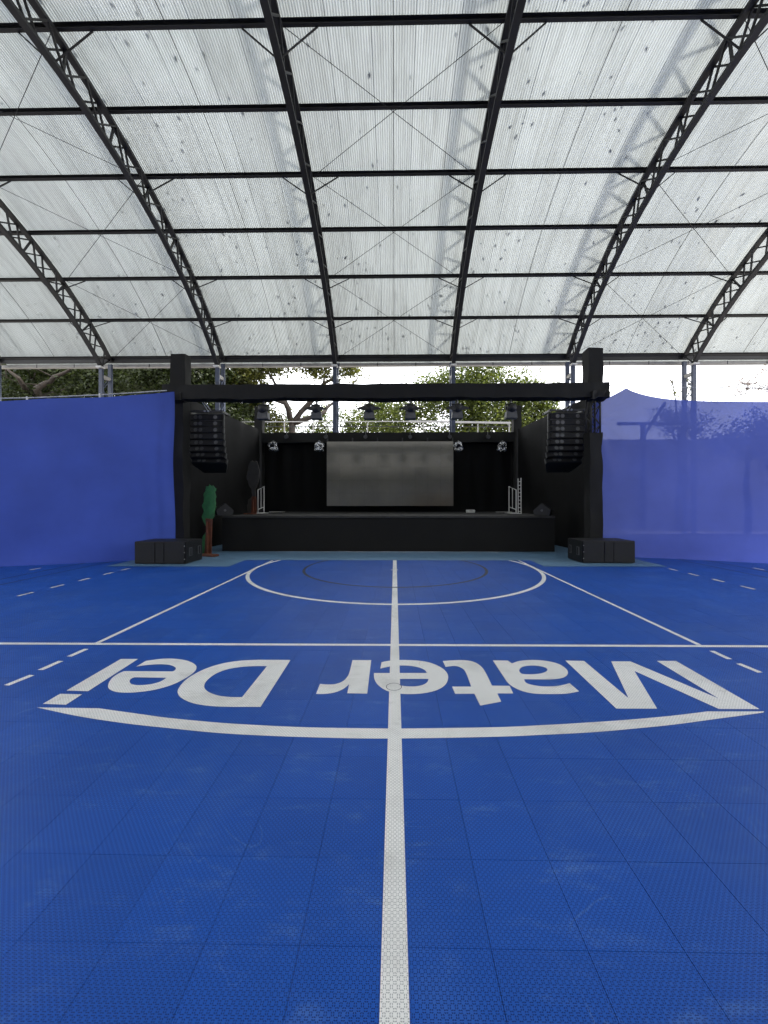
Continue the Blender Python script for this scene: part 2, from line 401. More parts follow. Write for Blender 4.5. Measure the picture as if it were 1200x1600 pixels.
T = 0.3048; GAP = 0.0006; GY = 0.0003; TOP = 0.0; BOT = -0.014; CH = 0.0005
def tile_geo(mb, x0, y0):
    x1, y1 = x0 + T - GAP, y0 + T - GY; x0 += GAP; y0 += GY
    a, b_ = CH, 0.0002
    vs = [(x0 + a, y0 + b_, TOP), (x1 - a, y0 + b_, TOP), (x1 - a, y1 - b_, TOP), (x0 + a, y1 - b_, TOP),
          (x0, y0, TOP - a), (x1, y0, TOP - a), (x1, y1, TOP - a), (x0, y1, TOP - a),
          (x0, y0, BOT), (x1, y0, BOT), (x1, y1, BOT), (x0, y1, BOT)]
    fs = [(0, 1, 2, 3)]
    for k in range(4):
        k2 = (k + 1) % 4
        fs.append((4 + k, 4 + k2, k2, k)); fs.append((8 + k, 8 + k2, 4 + k2, 4 + k))
    mb.add(vs, fs)
YO = 1.2225 - 6 * T
cells = []
for j in range(-16, 36):
    for i in range(-48, 48):
        x0, y0 = i * T, YO + j * T
        cx, cyy = x0 + T / 2, y0 + T / 2
        zc = cyy * math.cos(PSI) - cx * math.sin(PSI)
        vis = False
        if zc > 0.9:
            u = PX + F * (cx * math.cos(PSI) + cyy * math.sin(PSI)) / zc; v = PY + F * H / zc
            vis = -40 - 130 / zc < u < 1240 + 130 / zc and v < 1800
        cells.append((not vis, zc if vis else 99, x0, y0))
cells.sort()
proto = MB(); tile_geo(proto, 0, 0)
pm = bpy.data.meshes.new('tile'); pm.from_pydata(proto.v, [], proto.f); pm.materials.append(M['tile'])
for (_, _, x0, y0) in cells[:300]:
    o = bpy.data.objects.new('tile', pm); COL.objects.link(o); o.parent = court
    o.matrix_parent_inverse = wm(court).inverted(); o.location = (x0, y0, random.uniform(-.0002, .0002))
    o.rotation_euler = (random.gauss(0, .0005), random.gauss(0, .0005), 0)
rest = MB()
for (_, _, x0, y0) in cells[300:]: tile_geo(rest, x0, y0)
me = bpy.data.meshes.new('tile_field'); me.from_pydata(rest.v, [], rest.f); me.materials.append(M['tile'])
tag(link('tile_field', me, court), kind='stuff')

# pale blue border in front of the stage (stepped edge)
bl, br = -3.66, 3.30
poly = [(-6.4, 8.40), (bl, 8.40), (bl, 9.36), (br, 9.40), (br, 8.52), (6.0, 8.56), (6.0, 16.4), (-6.4, 16.4)]
bmb = MB(); tri = tessellate_polygon([[Vector((x, y, 0)) for x, y in poly]])
bmb.add([(x, y, 0.0036) for x, y in poly], [tuple(a) for a in tri])
bo = bmb.build('border_floor', M['border'], court); bo['label'] = 'pale blue floor strip before the stage'

# painted lines
def poly_mark(name, outer, holes, z, mat, label=None):
    loops = [[Vector((p[0], p[1], 0)) for p in outer]] + [[Vector((p[0], p[1], 0)) for p in h] for h in holes]
    tri = tessellate_polygon(loops); vs = [(p.x, p.y, z) for L in loops for p in L]
    mb = MB().add(vs, [tuple(a) for a in tri])
    me = bpy.data.meshes.new(name); me.from_pydata(mb.v, [], mb.f); me.update()
    bm = bmesh.new(); bm.from_mesh(me)
    for f in bm.faces:
        if f.normal.z < 0: f.normal_flip()
    bm.to_mesh(me); bm.free(); me.materials.append(mat)
    o = link(name, me, court)
    if label: o['label'] = label
    return o
def strip(name, a, b, w, z, mat, label=None):
    a = Vector(a); b = Vector(b); d = (b - a).normalized(); n_ = Vector((-d.y, d.x)) * w / 2
    return poly_mark(name, [a + n_, b + n_, b - n_, a - n_][::-1], [], z, mat, label)
def ring(name, c, r, w, a0, a1, z, mat, label=None, n=96):
    out = [(c[0] + (r + w / 2) * math.cos(a0 + (a1 - a0) * i / n), c[1] + (r + w / 2) * math.sin(a0 + (a1 - a0) * i / n)) for i in range(n + 1)]
    inn = [(c[0] + (r - w / 2) * math.cos(a0 + (a1 - a0) * i / n), c[1] + (r - w / 2) * math.sin(a0 + (a1 - a0) * i / n)) for i in range(n + 1)]
    mb = MB().add([(x, y, z) for x, y in out + inn], [(i, i + 1, n + 2 + i, n + 1 + i) for i in range(n)])
    me = bpy.data.meshes.new(name); me.from_pydata(mb.v, [], mb.f); me.update()
    bm = bmesh.new(); bm.from_mesh(me)
    for f in bm.faces:
        if f.normal.z < 0: f.normal_flip()
    bm.to_mesh(me); bm.free(); me.materials.append(mat)
    o = link(name, me, court)
    if label: o['label'] = label
    return o
CC = (0.0, 8.33)
strip('painted_line', (-.001, -3), (-.001, 9.45), 0.083, 0.0014, M['paint'], 'white halfway line running to the stage')
s0, s1 = fl(0, 1005.5), fl(1200, 1010.0)
d_ = (s1 - s0).normalized()
strip('painted_line', (s0 - d_ * 8).xy, (s1 + d_ * 8).xy, 0.052, 0.0010, M['paint'], 'white side line across the court')
for p0, p1 in (((151.5, 1005), (424, 876.5)), ((1092, 1007.5), (809, 875))):
    a, b_ = fl(*p0), fl(*p1); strip('painted_line', a.xy, (b_ + (b_ - a).normalized() * .1).xy, 0.05, 0.0012, M['paint'])
ring('painted_circle', CC, 3.0, 0.07, math.pi * 0.88, math.pi * 2.12, 0.0016, M['paint'], 'white outer centre circle')
ring('painted_circle', CC, 1.93, 0.06, math.pi * 0.80, math.pi * 2.2, 0.0018, M['paint_dark'], 'thin black inner centre circle')
a, b_ = fl(611, 890.5), fl(622, 890.5); strip('painted_line', a.xy, b_.xy, 0.06, 0.0018, M['paint'])
ring('painted_circle', fl(615.5, 1073.5).xy, 0.058, 0.005, 0, math.pi * 2, 0.0030, M['paint_dark'], 'small black circle on the halfway line', 32)
# dashes continuing the attack lines and beside them
for p0, p1 in (((108, 1026), (135, 1014)), ((63, 1047), (95, 1033)), ((10, 1071), (50, 1055)), ((-60, 1104), (-8, 1080)),
               ((1112, 1017), (1140, 1030)), ((1154, 1037), (1188, 1051)), ((1206, 1060), (1250, 1078))):
    a, b_ = fl(*p0), fl(*p1); strip('painted_dash', a.xy, b_.xy, 0.05, 0.0012, M['paint'])
for X, ys in ((-5.70, (5.84, 6.40, 6.97, 7.55, 8.05)), (5.86, (6.47, 7.05, 7.63, 8.18, 8.75)), (-7.65, (8.05,)), (7.75, (8.3,))):
    for y in ys: strip('painted_dash', (X, y - .125), (X, y + .125), 0.055, 0.0012, M['paint_yellowish'])
for X in (-6.78, -7.26, 7.0, 7.6):
    strip('painted_line', (X, 3), (X, 9.6), 0.035, 0.0012, M['paint_dark'])

# swoosh under the lettering
def sm(pts, n=6):
    """Catmull-Rom through points; a third element 1 marks a sharp corner"""
    out = []; m_ = len(pts)
    for i in range(m_):
        p0, p1, p2, p3 = pts[i - 1], pts[i], pts[(i + 1) % m_], pts[(i + 2) % m_]
        c1 = len(p1) > 2; c2 = len(p2) > 2
        if c1 and c2: out.append(p1[:2]); continue
        q0 = p1 if c1 else p0; q3 = p2 if c2 else p3
        for k in range(n):
            u = k / n
            r_ = []
            for a in (0, 1):
                r_.append(0.5 * ((2 * p1[a]) + (-q0[a] + p2[a]) * u + (2 * q0[a] - 5 * p1[a] + 4 * p2[a] - q3[a]) * u * u + (-q0[a] + 3 * p1[a] - 3 * p2[a] + q3[a]) * u ** 3))
            out.append(tuple(r_))
    return out
def glyph(name, ox, outer, holes, z, label):
    f = lambda L: [fl(ox + x / 4, 1010 + y / 4).xy for x, y in sm(L)]
    poly_mark(name, f(outer), [f(h) for h in holes], z, M['paint'], label)
up = [(30, 383, 1), (415, 388, 1), (730, 432), (840, 447), (1140, 476), (1400, 493), (1740, 508), (2220, 515), (2320, 515), (2890, 507), (3170, 495), (3400, 482), (3700, 462), (4000, 435), (4220, 408, 1), (4570, 408, 1)]
lowr = [(4550, 418), (4300, 452), (4000, 492), (3700, 522), (3480, 540), (3190, 555), (2890, 567), (2220, 578), (1740, 570), (1400, 557), (1140, 541), (840, 511), (600, 485), (300, 440)]
glyph('painted_swoosh', 50, up + lowr, [], 0.0020, 'white curved swoosh under the floor lettering')
LZ = 0.0024
glyph('painted_letter', 900, [(-67, 90, 1), (50, 92, 1), (328, 325, 1), (220, 95, 1), (340, 95, 1), (890, 327, 1), (505, 92, 1), (625, 92, 1), (1148, 394, 1), (893, 393, 1), (365, 155, 1), (507, 391, 1), (252, 391, 1)], [], LZ, 'upside-down white letter M on the court')
glyph('painted_letter', 660, [(440, 89, 1), (533, 90, 1), (560, 108, 1), (610, 92), (700, 86), (790, 95), (860, 115), (905, 150), (905, 180), (870, 200), (800, 208), (720, 208), (635, 207, 1), (650, 230), (700, 245), (770, 252), (850, 248), (920, 232, 1), (980, 283, 1), (900, 297), (800, 300), (700, 297), (630, 283), (575, 260), (535, 230), (510, 195)],
      [[(640, 175), (700, 175), (750, 168), (780, 152), (770, 135), (720, 123), (670, 122), (625, 130), (605, 150), (615, 168)]], LZ, 'upside-down white letter a on the court')
glyph('painted_letter', 660, [(127, 93, 1), (200, 88), (270, 88), (330, 102), (375, 135), (405, 185), (435, 247, 1), (545, 248, 1), (568, 296, 1), (468, 296, 1), (493, 347, 1), (362, 372, 1), (325, 298, 1), (205, 298, 1), (185, 253, 1), (305, 253, 1), (280, 185), (262, 150), (235, 132), (200, 124), (145, 130, 1)], [], LZ, 'upside-down white letter t on the court')
glyph('painted_letter', 480, [(457, 140, 1), (465, 100, 1), (520, 90), (600, 86), (690, 90), (770, 104), (840, 135), (875, 170), (880, 205), (860, 245), (810, 275), (740, 293), (660, 300), (580, 297), (500, 280), (445, 245), (420, 205), (417, 168, 1), (748, 168, 1), (735, 150), (700, 134), (650, 124), (590, 121), (530, 125)],
      [[(545, 205, 1), (758, 205, 1), (750, 225), (720, 243), (670, 252), (610, 250), (565, 240), (548, 222)]], LZ, 'upside-down white letter e on the halfway line')
glyph('painted_letter', 480, [(283, 87, 1), (400, 87, 1), (375, 297, 1), (250, 295, 1), (262, 238, 1), (225, 268), (170, 290), (110, 299), (55, 299, 1), (80, 236, 1), (130, 240), (180, 236), (225, 218), (255, 185), (268, 150)], [], LZ, 'upside-down white letter r on the court')
glyph('painted_letter', 260, [(776, 86, 1), (588, 380, 1), (400, 380, 1), (280, 375), (170, 358), (95, 325), (70, 290), (82, 255), (120, 212), (180, 172), (260, 135), (360, 106), (470, 90), (580, 85, 1)],
      [[(628, 125, 1), (473, 319, 1), (400, 318), (330, 310), (275, 292), (242, 268), (238, 240), (260, 208), (310, 172), (380, 145), (470, 130), (550, 125)]], LZ, 'upside-down white letter D on the court')
glyph('painted_letter', 50, [(650, 128, 1), (712, 92, 1), (800, 80), (880, 78), (960, 88), (1010, 108), (1028, 130), (1015, 160), (960, 200), (880, 240), (780, 270), (680, 286), (590, 291), (520, 285), (480, 265), (478, 235), (500, 200), (540, 172), (575, 156, 1), (880, 158, 1), (897, 146), (895, 132), (860, 118), (800, 113), (720, 118)],
      [[(640, 195, 1), (840, 198, 1), (800, 222), (740, 238), (670, 244), (625, 238), (610, 222), (618, 205)]], LZ, 'upside-down white letter e beside the letter i')
glyph('painted_letter', 50, [(555, 80, 1), (663, 80, 1), (350, 282, 1), (215, 278, 1)], [], LZ, 'upside-down white letter i on the court')
glyph('painted_letter_dot', 50, [(175, 298, 1), (313, 301, 1), (212, 367, 1), (68, 361, 1)], [], LZ, 'white dot of the letter i')

# ================================================================== ROOF OF THE SPORTS HALL
AY, AZ, AR = 7.24, 12.147, 13.32
A0, DA = 0.097, 0.12118
TX = [-2.57 + 5.06 * k for k in range(-3, 5)]
XMIN, XMAX = TX[0] - 0.5, TX[-1] + 0.5
AE = A0 + DA * 6
def arc(a, off, X=0.0):
    return Vector((X, AY + (AR + off) * math.sin(a), AZ - AR + (AR + off) * math.cos(a)))
roof = empty('sports_hall_roof', (0, AY, 0), 'arched steel roof with translucent corrugated sheets over the blue court', 'roof')
pur = [0.0] + [A0 + DA * k for k in range(7)] + [-(A0 + DA * k) for k in range(7)]
XC = (XMIN + XMAX) / 2
for a in pur:
    rot = Matrix.Rotation(-a, 3, 'X')
    mb = MB().box(arc(a, -0.005, XC), (XMAX - XMIN, 0.012, 0.15), rot)           # channel web
    for s_ in (-1, 1):
        c = arc(a, -0.005 + s_ * 0.072, XC); tdir = Vector((0, math.cos(a), -math.sin(a)))
        mb.box(c - tdir * 0.035, (XMAX - XMIN, 0.07, 0.008), rot)
    mb.build('purlin', M['steel'], roof)
# trusses
NA = 27
for X in TX:
    root = empty('truss', arc(AE, -0.9, X)); root.parent = roof; root.matrix_parent_inverse = wm(roof).inverted()
    for off in (-0.14, -0.86):
        mb = MB()
        n = 30; w, h = (0.16, 0.09)
        ring_pts = []
        for i in range(n + 1):
            a = -AE - 0.005 + 2 * (AE + 0.005) * i / n
            for (dx, do) in ((-w / 2, -h / 2), (w / 2, -h / 2), (w / 2, h / 2), (-w / 2, h / 2)):
                ring_pts.append(arc(a, off + do, X + dx))
        fs = []
        for i in range(n):
            for k in range(4):
                k2 = (k + 1) % 4; fs.append((i * 4 + k, i * 4 + k2, i * 4 + 4 + k2, i * 4 + 4 + k))
        fs += [(0, 1, 2, 3), (n * 4, n * 4 + 1, n * 4 + 2, n * 4 + 3)]
        mb.add(ring_pts, fs); mb.build('chord', M['steel'], root)
    mb = MB(); np_ = 42
    for side, ph in ((-0.055, 0), (0.055, 0.5)):
        for i in range(np_):
            a1 = -AE + 2 * AE * (i) / np_; a2 = -AE + 2 * AE * (i + 1) / np_
            p, q = (arc(a1, -0.16, X + side), arc(a2, -0.84, X + side)) if (i + (side > 0)) % 2 == 0 else (arc(a1, -0.84, X + side), arc(a2, -0.16, X + side))
            mb.bar(p, q, 0.04, 0.045, up=(1, 0, 0))
    for i in range(0, np_ + 1, 3):
        a1 = -AE + 2 * AE * i / np_
        mb.bar(arc(a1, -0.16, X), arc(a1, -0.84, X), 0.05, 0.05, up=(1, 0, 0))
    mb.build('web', M['steel'], root)
    # fly braces from purlins to the lower chord
    for a in pur:
        k = round((abs(a) - A0) / DA)
        if k in (0, 2, 4, 5) and abs(a) > 0.01:
            for s_ in (-1, 1):
                MB().bar(arc(a, -0.08, X + s_ * 0.85), arc(a, -0.84, X + s_ * 0.06), 0.028, 0.028).build('knee_brace', M['steel'], root)
# slim lattice ribs, added unseen above the sheets to cast truss-like shadows
for X in TX[2:6]:
    root = empty('added_shadow_rib', arc(0, 0.2, X)); root.parent = roof; root.matrix_parent_inverse = wm(roof).inverted()
    mb = MB(); n = 48
    for i in range(n):
        a1, a2 = -AE + 2 * AE * i / n, -AE + 2 * AE * (i + 1) / n
        mb.bar(arc(a1, 1.1, X), arc(a2, 1.1, X), 0.18, 0.12, up=(1, 0, 0))
    mb.build('chord', M['steel'], root)
    mb = MB()
    for i in range(n):
        a1, a2 = -AE + 2 * AE * i / n, -AE + 2 * AE * (i + 1) / n
        p, q = (0.13, 1.1) if i % 2 == 0 else (1.1, 0.13)
        mb.bar(arc(a1, p, X), arc(a2, q, X), 0.07, 0.07, up=(1, 0, 0))
    mb.build('web', M['steel'], root)
# cross rods and sag rods
def rod(p, q, r): return MB().tube([p, q], r, 5)
for k in range(len(TX) - 1):
    X0, X1 = TX[k], TX[k + 1]
    for sg in (-1, 1):
        pts = [arc(sg * a, -0.03, (X0 + X1) / 2) for a in [0.0] + [A0 + DA * j * 0.5 for j in range(13)]]
        MB().tube(pts, 0.009, 5).build('sag_rod', M['steel'], roof)
    if k % 2 == 1:
        for sg in (-1, 1):
            for j in (0, 2, 4):
                a, b_ = sg * (A0 + DA * j), sg * (A0 + DA * (j + 2))
                rod(arc(a, -0.06, X0 + .09), arc(b_, -0.06, X1 - .09), 0.008).build('cross_rod', M['steel'], roof)
                rod(arc(a, -0.06, X1 - .09), arc(b_, -0.06, X0 + .09), 0.008).build('cross_rod', M['steel'], roof)
# corrugated sheets, one metre strips running from ridge to eave
SW = 5.06 / 5; NP = 16; pitch = SW / NP; RISE = 0.020
prof = []
for i in range(NP):
    x = i * pitch
    prof += [(x, 0), (x + pitch * .20, 0), (x + pitch * .5, RISE), (x + pitch * .70, RISE)]
prof.append((SW + 0.0, 0)); prof.append((SW + pitch * .20, 0.002))
na = 26; vs = []; fs = []
ang = [(-0.002) + (AE + 0.030) * i / na for i in range(na + 1)]
for a in ang:
    for (x, z_) in prof: vs.append(tuple(arc(a, 0.085 + z_, x) - Vector((0, AY, 0))))
npf = len(prof)
for i in range(na):
    for k in range(npf - 1):
        fs.append((i * npf + k, i * npf + k + 1, (i + 1) * npf + k + 1, (i + 1) * npf + k))
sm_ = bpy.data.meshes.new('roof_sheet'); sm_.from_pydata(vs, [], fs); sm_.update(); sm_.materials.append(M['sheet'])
ns = int(round((XMAX - 0.4 - TX[0]) / SW))
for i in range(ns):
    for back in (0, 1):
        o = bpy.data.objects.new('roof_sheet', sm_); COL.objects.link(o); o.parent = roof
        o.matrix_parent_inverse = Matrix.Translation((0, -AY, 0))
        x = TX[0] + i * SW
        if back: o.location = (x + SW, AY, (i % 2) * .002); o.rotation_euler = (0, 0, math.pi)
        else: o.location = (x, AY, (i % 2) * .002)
# ridge flashing, eave beam, gutter
for sg in (1, -1):
    p = arc(sg * AE, -0.12, XC)
    MB().box((XC, p.y + sg * 0.10, p.z - 0.02), (XMAX - XMIN, 0.10, 0.20)).build('eave_beam', M['steel'], roof)
    gy = p.y + sg * 0.34; gz = p.z - 0.20
    mb = MB()
    L = XMAX - XMIN
    mb.box((XC, gy, gz - 0.05), (L, 0.18, 0.012)); mb.box((XC, gy - 0.096, gz), (L, 0.012, 0.11)); mb.box((XC, gy + 0.096, gz + 0.01), (L, 0.012, 0.13))
    gut = mb.build('gutter', M['gutter'], roof)
    x = XMIN + 0.3
    while x < XMAX:
        MB().box((x, gy - 0.106, gz), (0.03, 0.008, 0.15)).build('gutter_bracket', M['steel'], gut); x += 1.7167
# lattice columns
for X in TX:
    for sg in (1, -1):
        c1 = arc(sg * AE, -0.86, X); c2 = arc(sg * AE, -0.14, X)
        root = empty('column', (X, c1.y, 0)); root.parent = roof; root.matrix_parent_inverse = wm(roof).inverted()
        for (y, zt) in ((c1.y + sg * 0.02, c1.z - 0.10), (c2.y + sg * 0.02, c2.z - 0.22)):
            MB().box((X, y, zt / 2), (0.17, 0.10, zt)).build('leg', M['steel_blue'], root, bevel=0.008)
        mb = MB(); z = 0.3; k = 0; y1, y2 = c1.y + sg * .02, c2.y + sg * .02
        while z < c1.z - 0.7:
            for dx in (-.06, .06):
                p, q = (y1, y2) if k % 2 == 0 else (y2, y1)
                mb.bar((X + dx, p, z), (X + dx, q, z + 0.6), 0.025, 0.03, up=(1, 0, 0))
            z += 0.6; k += 1
        mb.build('lacing', M['steel_blue'], root)
        MB().box((X, c1.y - sg * 0.03, c1.z - 0.055), (0.24, 0.26, 0.07)).build('cap_plate', M['white_metal'], root, bevel=0.006)
        MB().box((X, (y1 + y2) / 2, c1.z - 0.42), (0.12, abs(y2 - y1) - .1, 0.14)).build('tie_plate', M['gutter'], root)
# leaves fallen on the sheets
mb = MB(); rnd = random.Random(3)
cl = [(rnd.uniform(-14, 14), rnd.uniform(A0 - .05, AE)) for _ in range(60)]
for i in range(620):
    if rnd.random() < 0.45:
        c = rnd.choice(cl); x = c[0] + rnd.gauss(0, .8); a = c[1] + rnd.gauss(0, .04)
    else:
        x = rnd.uniform(-16, 16); a = rnd.uniform(A0 - .08, AE) ** 1.0
    if rnd.random() < .35: a = AE - abs(rnd.gauss(0, .12))
    if a > AE or a < 0: continue
    L = rnd.uniform(.035, .085); W = L * rnd.uniform(.35, .6); th = rnd.gauss(math.pi / 2, .5)
    c = arc(a, 0.112, x); tx = Vector((1, 0, 0)); ty = Vector((0, math.cos(a), -math.sin(a))); nn = Vector((0, math.sin(a), math.cos(a)))
    u = tx * math.cos(th) + ty * math.sin(th); v = -tx * math.sin(th) + ty * math.cos(th)
    mb.add([c - u * L, c + v * W + nn * .006, c + u * L, c - v * W + nn * .004], [(0, 1, 2, 3)])
me = bpy.data.meshes.new('fallen_leaves'); me.from_pydata(mb.v, [], mb.f); me.materials.append(M['leaf_fallen'])
tag(link('fallen_leaves', me), 'dark fallen leaves scattered on the translucent roof sheets', 'leaves', kind='stuff')

# ================================================================== STAGE
SZ = 1.03
SXL, SXR, SYF, SYB = -4.98, 4.55, 10.98, 16.0
stage = empty('stage', ((SXL + SXR) / 2, SYF, 0), 'low black skirted stage platform at the end of the court', 'stage')
# deck boards
nx, ny = 8, 4
dx, dy = (SXR - SXL) / nx, (SYB - SYF) / ny
dk = MB().box((0, 0, 0), (dx - .006, dy - .006, 0.045))
dm = None
for i in range(nx):
    for j in range(ny):
        c = (SXL + dx * (i + .5), SYF + dy * (j + .5), SZ - 0.0225 + random.uniform(-.002, .002))
        if dm is None:
            o0 = MB().box((0, 0, 0), (dx - .006, dy - .006, 0.045)).build('deck_panel', M['deck'], None, bevel=.003); dm = o0.data; o = o0
        else:
            o = bpy.data.objects.new('deck_panel', dm); COL.objects.link(o)
        o.parent = stage; o.matrix_parent_inverse = wm(stage).inverted(); o.location = c
def skirt(u, v):
    x = SXL + (SXR - SXL) * u; z = 0.012 + (SZ - 0.06) * v
    y = SYF + 0.02 - 0.012 * math.sin(x * 5 + 2 * noise.noise(Vector((x, 0, 0)))) * (1 - v) + wob((x, 0, z), 1.6, .02, 3)
    return Vector((x, y, z))
grid_sheet('skirt', skirt, 140, 8, M['skirt'], stage)
for X, sg in ((SXL + .02, -1), (SXR - .02, 1)):
    grid_sheet('skirt', lambda u, v, X=X: Vector((X + .012 * math.sin(u * 40) * (1 - v), SYF + .03 + (SYB - SYF - .03) * u, .012 + (SZ - .06) * v)), 60, 4, M['skirt'], stage)
MB().bar((SXL, SYF - .006, SZ - .03), (SXR, SYF - .006, SZ - .03), .014, .05).build('edge_trim', M['deck'], stage)

# portal truss wrapped in black cloth
PYF = 9.92
portal = empty('stage_portal', (0, PYF, 0), 'black cloth-wrapped stage portal with two towers and a crossbeam', 'truss')
xl0, xl1 = at(266, 700, PYF).x, at(286, 700, PYF).x
xr0, xr1 = at(922.5, 700, PYF).x, at(941.5, 700, PYF).x
BZ0, BZ1 = at(600, 621.5, 9.78).z, at(600, 600.5, 9.78).z
cloth_box('tower', (xl0, PYF, 0.012), (xl1, PYF + .34, BZ0 + .05), M['cloth_black'], portal, amp=.03, seed=2)
TZ = at(600, 550, PYF).z
cloth_box('tower_head', (xl0 - .01, PYF + .01, BZ0 + .05), (xl1 + .05, PYF + .33, TZ), M['cloth_black'], portal, amp=.035, seed=4)
ltz0, ltz1 = at(930, 676, PYF).z, at(930, 618, PYF).z
cloth_box('tower', (xr0, PYF, 0.012), (xr1, PYF + .34, ltz0), M['cloth_black'], portal, amp=.03, seed=5)
cloth_box('tower_head', (xr0 - .05, PYF + .01, BZ0 + .05), (xr1 + .02, PYF + .33, at(600, 546, PYF).z), M['cloth_black'], portal, amp=.035, seed=6)
# bare lattice showing on one tower
lat = MB()
for (x, y) in ((xr0 + .04, PYF + .04), (xr1 - .04, PYF + .04), (xr0 + .04, PYF + .30), (xr1 - .04, PYF + .30)):
    lat.tube([(x, y, ltz0 - .1), (x, y, BZ0 + .3)], .024, 8)
z = ltz0 - .05; k = 0
while z < BZ0 + .1:
    a_, b_ = (xr0 + .04, xr1 - .04) if k % 2 == 0 else (xr1 - .04, xr0 + .04)
    for y in (PYF + .04, PYF + .30): lat.tube([(a_, y, z), (b_, y, z + .26)], .013, 6)
    for x in (xr0 + .04, xr1 - .04): lat.tube([(x, PYF + .04 if k % 2 else PYF + .3, z), (x, PYF + .3 if k % 2 else PYF + .04, z + .26)], .013, 6)
    z += .26; k += 1
lat.build('bare_lattice', M['steel'], portal, smooth=True)
bx0, bx1 = at(255.5, 610, 9.78).x, at(950, 610, 9.78).x
def bsag(p):
    u = (p.x - bx0) / (bx1 - bx0)
    low = 1.0 if p.z < (BZ0 + BZ1) / 2 else 0.25
    return low * (-0.035 * abs(math.sin(u * 9.5)) + 0.03 * noise.noise(Vector((p.x * 1.2, 3, 0))))
cloth_box('crossbeam', (bx0, 9.70, BZ0), (bx1, 10.06, BZ1), M['cloth_black'], portal, step=.09, amp=.022, scale=3, seed=8, sag=bsag)
# loose knot of cloth where beam meets the towers
for (cx_, seed) in (((xl0 + xl1) / 2 + .02, 3), ((xr0 + xr1) / 2, 5)):
    cloth_box('cloth_wrap', (cx_ - .22, 9.67, BZ0 - .05), (cx_ + .22, 10.0, BZ0 + .14), M['cloth_black'], portal, step=.05, amp=.06, scale=5, seed=seed)

# rear tower pair and beam
RY = 15.75
rear = empty('rear_truss', (0, RY, 0), 'black wrapped rear truss above the back drape', 'truss')
rx0, rx1 = at(408, 680, RY).x, at(804, 680, RY).x
rz0, rz1 = at(600, 691, RY).z, at(600, 675.5, RY).z
cloth_box('crossbeam', (rx0, RY, rz0), (rx1, RY + .32, rz1), M['cloth_black'], rear, step=.14, amp=.02, seed=11)
for x in (rx0 - .12, rx1 + .12):
    cloth_box('tower', (x - .16, RY, SZ + .012), (x + .16, RY + .32, at(600, 634, RY).z), M['cloth_black'], rear, amp=.02, seed=12 + x)

# drapes
def drape_fn(p0, p1, z0, z1, amp, freq, seed):
    p0 = Vector(p0); p1 = Vector(p1); d = p1 - p0; n_ = Vector((-d.y, d.x)).normalized(); L = d.length
    def fn(u, v):
        x = u * L
        a = amp * (0.35 + 0.65 * v) * (math.sin(x * freq + 2.5 * noise.noise(Vector((x * .7, seed, 0)))) * .6 + noise.noise(Vector((x * freq * .35, v * 1.5, seed))))
        q = p0 + d * u + n_ * a
        return Vector((q.x, q.y, z0 + (z1 - z0) * v + (0.02 * noise.noise(Vector((x * 2, seed, 4))) if v > .98 else 0)))
    return fn
o = grid_sheet('back_drape', drape_fn((rx0 - .3, 16.09), (rx1 + .3, 16.09), SZ - .12, rz1 - .05, .05, 9, 3), 220, 24, M['drape_black'])
tag(o, 'black back drape hanging behind the screen at the rear of the stage', 'drape')
o = grid_sheet('side_drape', drape_fn((-5.98, 10.35), (-5.55, 15.7), -0.01, 4.40, .03, 5, 5), 110, 24, M['drape_black'])
tag(o, 'black wing drape beside the green tree prop', 'drape')
o = grid_sheet('side_drape', drape_fn((5.52, 10.35), (5.02, 15.7), -0.01, 4.40, .03, 5, 9), 110, 24, M['drape_black'])
tag(o, 'black wing drape behind the right-hand line array', 'drape')

# LED wall
LY = 15.2
lx0, lx1 = at(511, 740, LY).x, at(708, 740, LY).x
lz0, lz1 = at(610, 790.5, LY).z, at(610, 690, LY).z
led = empty('led_screen', ((lx0 + lx1) / 2, LY, lz0), 'large switched-off grey LED screen hanging at the back of the stage', 'screen')
nx, nz = 10, 5; pw, ph = (lx1 - lx0) / nx, (lz1 - lz0) / nz; dm = None
for i in range(nx):
    for j in range(nz):
        loc = Vector((lx0 + pw * (i + .5), LY + random.uniform(-.0012, .0012), lz0 + ph * (j + .5)))
        if dm is None:
            o = MB().box((0, 0, 0), (pw - .002, .07, ph - .002)).build('panel', M['led'], None, bevel=.001); dm = o.data
        else:
            o = bpy.data.objects.new('panel', dm); COL.objects.link(o)
        o.parent = led; o.matrix_parent_inverse = wm(led).inverted(); o.location = loc
        o.rotation_euler = (random.gauss(0, .0025), 0, random.gauss(0, .0025))
mb = MB()
for x in [lx0 + (lx1 - lx0) * k / 5 for k in range(6)]: mb.bar((x, LY + .07, lz0), (x, LY + .07, rz0 + .1), .05, .05, up=(0, 1, 0))
mb.bar((lx0, LY + .09, lz1 - .1), (lx1, LY + .09, lz1 - .1), .05, .05)
mb.build('hanging_frame', M['steel'], led)

